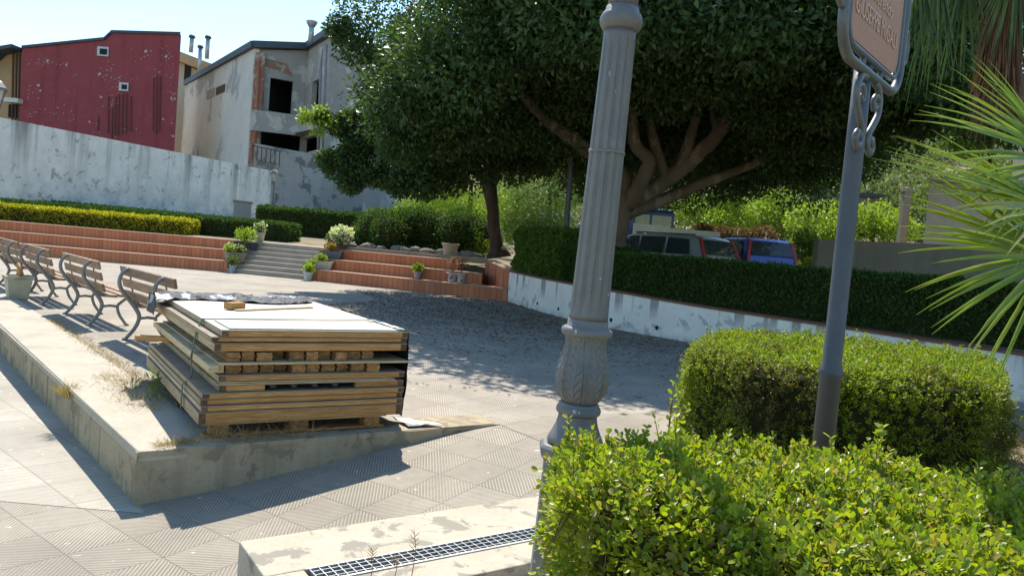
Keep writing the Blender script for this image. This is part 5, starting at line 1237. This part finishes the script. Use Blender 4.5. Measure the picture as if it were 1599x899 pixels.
fan_leaf(fp_,Q(1660,260,3.6),dirpx(1660,260,3.6,1470,170,3.3),40,.92,60,.0100,L_palm,2,nrm=(.0,-1,.5),droop=.15,stalk=(3.3,3.9,1.25))
fan_leaf(fp_,Q(1650,330,3.2),dirpx(1650,330,3.2,1450,250,3.2),30,.8,60,.010,L_palm,3,nrm=(.3,-.6,.9),droop=.1,stalk=(3.3,3.9,1.2))
fan_leaf(fp_,(3.6,4.1,2.0),(.6,.4,.8),24,.7,60,.013,L_palm,4,nrm=(0,-1,.2),stalk=(3.3,3.9,1.25))
fan_leaf(fp_,(3.5,4.6,1.9),(.1,.9,.5),24,.7,60,.013,L_palm,6,nrm=(-1,0,.4),stalk=(3.3,3.9,1.25))
# tall palm with thatch skirt and hanging fronds
pt_=Q(1560,100,9.); tp=thing('tall_palm','tall palm with brown dry thatch skirt and dark hanging fronds at upper right','palm',(pt_.x,9.,.6))
b=MB(); b.tube([(6.9,9.2,.5),tuple(Q(1640,330,9.1)),tuple(Q(1605,200,9)),tuple(Q(1575,90,9)),(pt_.x,9,5.6)],[.16,.12,.10,.09,.09],12); b.build('trunk',m_bark,tp)
rng=np.random.default_rng(77); n=2600; a=rng.uniform(0,2*PI,n); z=rng.uniform(3.7,6.,n); rr=.10+.06*rng.uniform(0,1,n)+(z-3.7)*.03
Pp=np.stack([pt_.x+rr*np.cos(a),9+rr*np.sin(a),z],1); Dd=np.stack([np.cos(a)*.12,np.sin(a)*.12,-np.ones(n)],1)+rng.normal(size=(n,3))*.06
V,F=leaves_vf(Pp,Dd,rng.uniform(.3,.7,n),.014,.2,rng); npmesh('skirt',V,F,leafmat('dry palm thatch',[(.20,.10,.06),(.14,.075,.05),(.27,.16,.10)],.1,.9,.1),tp,(pt_.x,9,.6))
hd0=Vector((pt_.x-.1,8.9,5.6))
for k,(px,py,Y) in enumerate([(1465,-60,8.4),(1510,-70,8.6),(1430,-90,8.2),(1590,-80,8.4),(1480,-150,9.6)]):
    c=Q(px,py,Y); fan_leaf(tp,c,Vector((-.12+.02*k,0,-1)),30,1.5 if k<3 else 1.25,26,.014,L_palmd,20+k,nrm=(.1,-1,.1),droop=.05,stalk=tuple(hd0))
# a dry strip under the palm: planter soil with dry grass
def grass(name,label,fn,n,h,seed,mat=L_dry,w=.004,lean=.5,kind='stuff',cat_='dry grass'):
    rng=np.random.default_rng(seed); P=np.array([fn(rng) for _ in range(n)]); D=np.stack([rng.normal(size=n)*lean,rng.normal(size=n)*lean,np.ones(n)],1); V,F=leaves_vf(P,D,h*rng.uniform(.4,1.3,n),w,.1,rng)
    return tag(npmesh(name,V,F,mat),label,cat_,kind=kind)
b=MB(); b.add([(.7,2.5,.02),(3.2,1.4,.02),(9,3,.02),(8,8,.02),(5.5,9.6,.02),(2.2,7.5,.02),(1.2,5.,.02)],[tuple(range(7))]); tag(b.build('planting_bed',m_soil),kind='structure')
grass('dry_grass','dry yellow grass in the bed beside the rounded box hedge',lambda r:(r.uniform(3.1,5.5),r.uniform(4.2,7.2),.02),5000,.16,81,w=.007,lean=.8)
def linefn(a,c,w,z=.0):
    a=Vector(a);c=Vector(c);d=c-a;n_=Vector((-d.y,d.x)).normalized()
    def f(r): t=r.uniform(0,1); o=r.normal()*w; return (a.x+d.x*t+n_.x*o,a.y+d.y*t+n_.y*o,z)
    return f
j0=K0+Vector(nn)*.62; 
grass('dry_grass','thin line of dry grass in the joint behind the kerb coping',linefn(tuple(j0+kd*1.4),tuple(j0+kd*6.5),.05,.005),1700,.05,82,w=.004,lean=1.4)
grass('dry_grass','dry weeds and straw along the front foot of the wood stack',linefn(tuple(S(-.1,-.08,0))[:2],tuple(S(.75,-.06,0))[:2],.04,.02),380,.15,83,w=.003,lean=1.6)
grass('dry_grass','dry weeds along the left foot of the wood stack',linefn(tuple(S(-.12,.9,0))[:2],tuple(S(-.3,2.4,0))[:2],.09,.01),700,.09,84,w=.003,lean=1.5)
grass('dry_grass','dry tuft hanging on the kerb side beside the lower path',linefn(tuple(K0+kd*1.9+Vector(nn)*-.01),tuple(K0+kd*2.1+Vector(nn)*-.01),.02,-.06),260,.14,85,w=.004,lean=.9)
grass('dry_grass','dry tuft on the front corner of the coping',linefn(tuple(K0+e_r*.12+pr*.07),tuple(K0+e_r*.35+pr*.1),.03,.018),260,.06,86,w=.004,lean=1.6)
for i,(px,py,hh_,lb) in enumerate([(240,628,.28,'tall green weed growing at the left side of the wood stack'),(207,612,.12,'small green weed with a yellow flower left of the wood stack')]):
    p=G(px,py); n_=120 if i==0 else 40; rng=np.random.default_rng(90+i); P=np.stack([p.x+rng.normal(size=n_)*.025,p.y+rng.normal(size=n_)*.025,rng.uniform(0,hh_*.8,n_)],1); D=np.stack([rng.normal(size=n_)*.6,rng.normal(size=n_)*.6,np.ones(n_)],1)
    V,F=leaves_vf(P,D,rng.uniform(.03,.1,n_),.008,.1,rng); tag(npmesh('weed',V,F,L_md),lb,'weed')
for i,(px,py,h_) in enumerate([(578,905,.14),(642,905,.22),(615,905,.1)]):
    p=G(px,py,.02); b=MB(); b.tube([p,p+Vector((.01,0,h_*.6)),p+Vector((-.005,0,h_))],[.002,.0015,.001],4)
    for k in range(8): z=h_*(.55+.05*k); b.tube([p+Vector((0,0,z)),p+Vector((.02*(-1)**k,0,z+.02))],[.002,.001],4)
    tag(b.build('dry_weed',L_dry),['short dry weed stalk at the left of the grate','tallest dry weed stalk with seed head by the drain grate','thin middle dry weed stalk by the grate'][i],'weed')
# fallen leaf litter in the shade
rng=np.random.default_rng(99); n=21000
xx=rng.uniform(-4.5,6,n*2); yy=rng.uniform(7.5,20.5,n*2); ok=np.array([ (x<np.interp(y,[7.5,10.2,12.25,13.9,15.4,16.85,20.7],[8,6.5,4.9,3.3,1.95,1.15,-.15])) and (rng.uniform()<.06+.94*min(1,max(0,(y-9.5)/6))) and x>-3.6-.5*math.sin(y) for x,y in zip(xx,yy)])
xx=xx[ok];yy=yy[ok]; P=np.stack([xx,yy,np.full(len(xx),.008)],1); a=rng.uniform(0,2*PI,len(xx)); D=np.stack([np.cos(a),np.sin(a),rng.normal(size=len(xx))*.12],1)
V,F=leaves_vf(P,D,rng.uniform(.03,.07,len(xx)),rng.uniform(.015,.03,len(xx)),.15,rng,nrm=np.stack([rng.normal(size=len(xx))*.25,rng.normal(size=len(xx))*.25,np.ones(len(xx))],1))
tag(npmesh('fallen_leaves',V,F,L_lit),'brown fallen leaves littering the shaded plaza under the ficus','fallen leaves',kind='stuff')
# ================================================================ vehicles
def paint(name,c): return M(name,c,tuple(x*.95 for x in c),1.,.28,.6,.2,bmp=0)
m_tyre=M('tyre rubber',(.025,.025,.025),None,5.,.9); m_rim=M('wheel rim',(.45,.45,.46),None,5.,.35,.5,.7)
m_tl=M('tail light red',(.42,.025,.025),(.36,.02,.02),3.,.25,.6,bmp=0); m_cg=M('car glass',(.035,.05,.055),(.05,.065,.07),1.,.05,.8,bmp=0); m_blk=M('black trim',(.03,.03,.03),None,5.,.6); m_plate=M('number plate white',(.7,.7,.68),None,4.,.5)
def car(name,label,loc,rz,L,Wd,Hh,prof,belt,color,sidewin,rear,tl,cat_='car',front_glass=None,rails=True):
    """prof: (x,z) outline clockwise from rear bumper bottom; x=0 rear .. L front"""
    t=thing(name,label,cat_,loc,rz,'cars parked behind the hedge'); m=paint(name+' paint '+label[:12],color); b=MB()
    tum=.16
    def hw_(z): return Wd/2*(1-tum*max(0,(z-belt)/(Hh-belt)))
    st_=[(-1,.97),(-.93,1.),(-.5,1.006),(0,1.01),(.5,1.006),(.93,1.),(1,.97)]; cxm=L/2; czm=.75; n=len(prof); vs=[]
    for s_,k in st_:
        for x,z in prof: vs.append((cxm+(x-cxm)*k,s_*hw_(z),czm+(z-czm)*k if z>czm else z))
    fs=[tuple(range(n))[::-1],tuple(range((len(st_)-1)*n,len(st_)*n))]
    for j in range(len(st_)-1):
        for i in range(n): fs.append((j*n+i,j*n+(i+1)%n,(j+1)*n+(i+1)%n,(j+1)*n+i))
    b.add(vs,fs,0,False); body=b.build('body',m,t,world=False,bevel=.03,seg=3)
    for poly in sidewin:
        for s_ in(-1,1):
            b=MB(); b.slab([(x,s_*(hw_(z)+.002),z) for x,z in poly],(0,s_,0),.008); b.build('side_window',m_cg,t,world=False)
    (xa,za),(xb,zb)=rear; k=.86
    dx=xb-xa;dz=zb-za; nv=Vector((-dz,0,dx)).normalized(); nv=nv if nv.x<0 else -nv
    b=MB(); off_=nv*.022; b.slab([Vector((xa,-hw_(za)*k,za))+off_,Vector((xa,hw_(za)*k,za))+off_,Vector((xb,hw_(zb)*k,zb))+off_,Vector((xb,-hw_(zb)*k,zb))+off_],nv,.008); b.build('rear_window',m_cg,t,world=False)
    if front_glass:
        (xa,za),(xb,zb)=front_glass; dx=xb-xa;dz=zb-za; nf_=Vector((-dz,0,dx)).normalized(); nf_=nf_ if nf_.z>0 else -nf_
        b=MB(); o_=nf_*.022; b.slab([Vector((xa,-hw_(za)*k,za))+o_,Vector((xa,hw_(za)*k,za))+o_,Vector((xb,hw_(zb)*k,zb))+o_,Vector((xb,-hw_(zb)*k,zb))+o_],nf_,.008); b.build('windscreen',m_cg,t,world=False)
    for s_ in(-1,1):
        b=MB(); (x0_,z0_),(x1_,z1_)=tl
        b.slab([Vector((x0_,s_*(hw_(z0_)+.006),z0_)),Vector((x1_,s_*(hw_(z1_)+.006),z1_)),Vector((x1_,s_*(hw_(z1_)*.885),z1_)),Vector((x0_,s_*(hw_(z0_)*.885),z0_))],(-1,0,.1),.035); b.build('tail_light',m_tl,t,world=False)
    b=MB(); b.box((-.03,0,.78),(.02,.5,.12)); b.build('number_plate',m_plate,t,world=False)
    b=MB(); b.box((.02,0,.42),(.12,Wd*.96,.22)); b.build('bumper',m_blk,t,world=False,bevel=.03)
    for x in(.75,L-.8):
        for s_ in(-1,1):
            b=MB(); b.tube([(x,s_*(Wd/2-.17),.3),(x,s_*(Wd/2+.01),.3)],.3,20); w_=b.build('wheel',m_tyre,t,world=False); b=MB(); b.tube([(x,s_*(Wd/2),.3),(x,s_*(Wd/2+.02),.3)],.19,16); b.build('rim',m_rim,w_,world=False)
    if rails:
        for s_ in(-1,1): b=MB(); b.bar((.5,s_*hw_(Hh)*.9,Hh+.02),(L*.62,s_*hw_(Hh)*.9,Hh+.02),.03,.03); b.build('roof_rail',m_blk,t,world=False)
    for s_ in(-1,1): b=MB(); b.box((L*.66,s_*(Wd/2+.08),.98),(.1,.16,.12)); b.build('mirror',m_blk,t,world=False,bevel=.02)
    return t
# blue small hatchback, rear towards the camera
hp=[(0,.35),(-.02,.75),(.03,1.0),(.22,1.45),(.38,1.53),(1.9,1.53),(2.35,1.35),(2.85,1.02),(3.45,.88),(3.55,.6),(3.55,.3)]
hwn=[[(.45,1.05),(.55,1.42),(1.25,1.44),(1.25,1.03)],[(1.33,1.03),(1.33,1.44),(1.95,1.43),(2.2,1.3),(2.6,1.02)]]
pb_=Q(1207,400,22.6); bl_yaw=math.atan2(.95,.22)
car('parked_car','small blue hatchback with tall red tail lights seen from behind',(pb_.x,22.6,.80),rad(99),3.55,1.6,1.54,hp,1.0,(.05,.09,.36),hwn,((.02,1.04),(.20,1.42)),((.0,.86),(.2,1.46)),front_glass=((2.83,1.04),(2.36,1.33)))
mp_=[(0,.35),(-.03,.8),(.05,1.05),(.30,1.55),(.5,1.62),(2.6,1.62),(3.1,1.45),(3.6,1.1),(4.1,.95),(4.3,.7),(4.3,.3)]
mwn=[[(.5,1.08),(.62,1.5),(1.35,1.53),(1.35,1.06)],[(1.45,1.06),(1.45,1.53),(2.35,1.53),(2.35,1.05)],[(2.43,1.05),(2.43,1.53),(2.75,1.5),(3.35,1.1),(3.3,1.05)]]
ps_=Q(1122,395,22.3)
car('parked_car','silver grey people carrier parked at an angle in front of the truck',(ps_.x-.05,21.6,.60),rad(130),4.3,1.78,1.62,mp_,1.05,(.30,.35,.36),mwn,((.04,1.1),(.28,1.5)),((.0,1.0),(.29,1.56)),front_glass=((3.58,1.12),(3.11,1.43)))
pw_=Q(833,335,42); car('parked_car','white car glimpsed far away between the weeping trees',(pw_.x,42,1.9),rad(10),3.9,1.65,1.45,hp,1.0,(.7,.7,.7),hwn,((.02,1.04),(.20,1.42)),((.0,.86),(.2,1.46)),rails=False)
# flatbed truck
tk=thing('flatbed_truck','blue double window cab truck with white flatbed sides behind the ficus trunk','truck',(3.9,25.5,.78),rad(0)); tb=M('truck blue paint',(.03,.10,.36),(.025,.08,.3),1.,.35,.5,bmp=0); twh=M('white bed boards',(.80,.80,.76),(.7,.7,.66),3.,.6)
yt=25.5; a=Q(986,328,yt); c=Q(1056,345,yt); X0=a.x;X1=c.x; zt=a.z-.78+.12
def tl_(x,y,z): return (x,y,z)
lx0=X0-3.9-.1; lx1=X1-3.9
b=MB(); b.prism([(lx0,.3),(lx1,.3),(lx1,1.9),(lx0,1.9)],.5,zt-.08); b.prism([(lx0+.04,.34),(lx1-.04,.34),(lx1-.04,1.86),(lx0+.04,1.86)],zt-.079,zt); b.build('cab',tb,tk,world=False,bevel=.05)
xm=(lx0+lx1)/2
for x0_,x1_ in((lx0+.30,xm-.03),(xm+.05,lx1-.10)): b=MB(); b.box(((x0_+x1_)/2,.29,zt-.42),(x1_-x0_,.02,.42)); b.build('rear_window',M('bright cab glass',(.13,.17,.06),(.06,.09,.05),5.,.1,.6,bmp=0),tk,world=False)
b=MB(); b.box((lx0-.01,.9,zt-.45),(.02,.8,.45)); b.build('side_window',m_cg,tk,world=False)
b=MB(); 
for x in(lx0-.02,lx1+.1): b.bar((x,.1,.9),(x,.1,zt+.06),.06,.06)
b.bar((lx0-.02,.1,zt+.06),(lx1+.1,.1,zt+.06),.06,.06); b.build('headboard_frame',m_post,tk,world=False)
zb=Q(1000,349,24.7).z-.78
b=MB(); b.box(((lx0+lx1)/2-.15,-.9,zb-.22),((lx1-lx0)*.72,.04,.42)); b.build('tailboard',twh,tk,world=False)
b=MB(); b.box((lx1+.35,-.95,zb-.28),(.12*1.+1.6,.04,.42),rad(-8)); b.build('side_board',twh,tk,world=False)
b=MB(); b.box((lx0+1.2,-.4,zb-.5),(2.6,1.2,.08)); b.build('bed_floor',m_blk,tk,world=False)
for x in(lx0+.3,lx1+.3): 
    b=MB(); b.tube([(x,-.2,.4),(x,.1,.4)],.36,16); b.build('wheel',m_tyre,tk,world=False)
b=MB(); b.box((lx0+.05,-.93,zb-.55),(.15,.05,.3)); b.build('tail_light',m_tl,tk,world=False)
# long pale road barrier behind truck
rbp=thing('roadside_wall','long pale roadside wall sloping down behind the parked cars','wall',(5.5,27,.8)); a=Q(1040,356,26.8);c=Q(1108,375,25.2); b=MB(); b.prism([(a.x,26.8),(c.x,25.4),(c.x,25.6),(a.x,27.)],.7,[a.z,c.z,c.z,a.z]); b.build('wall_face',m_conw,rbp)
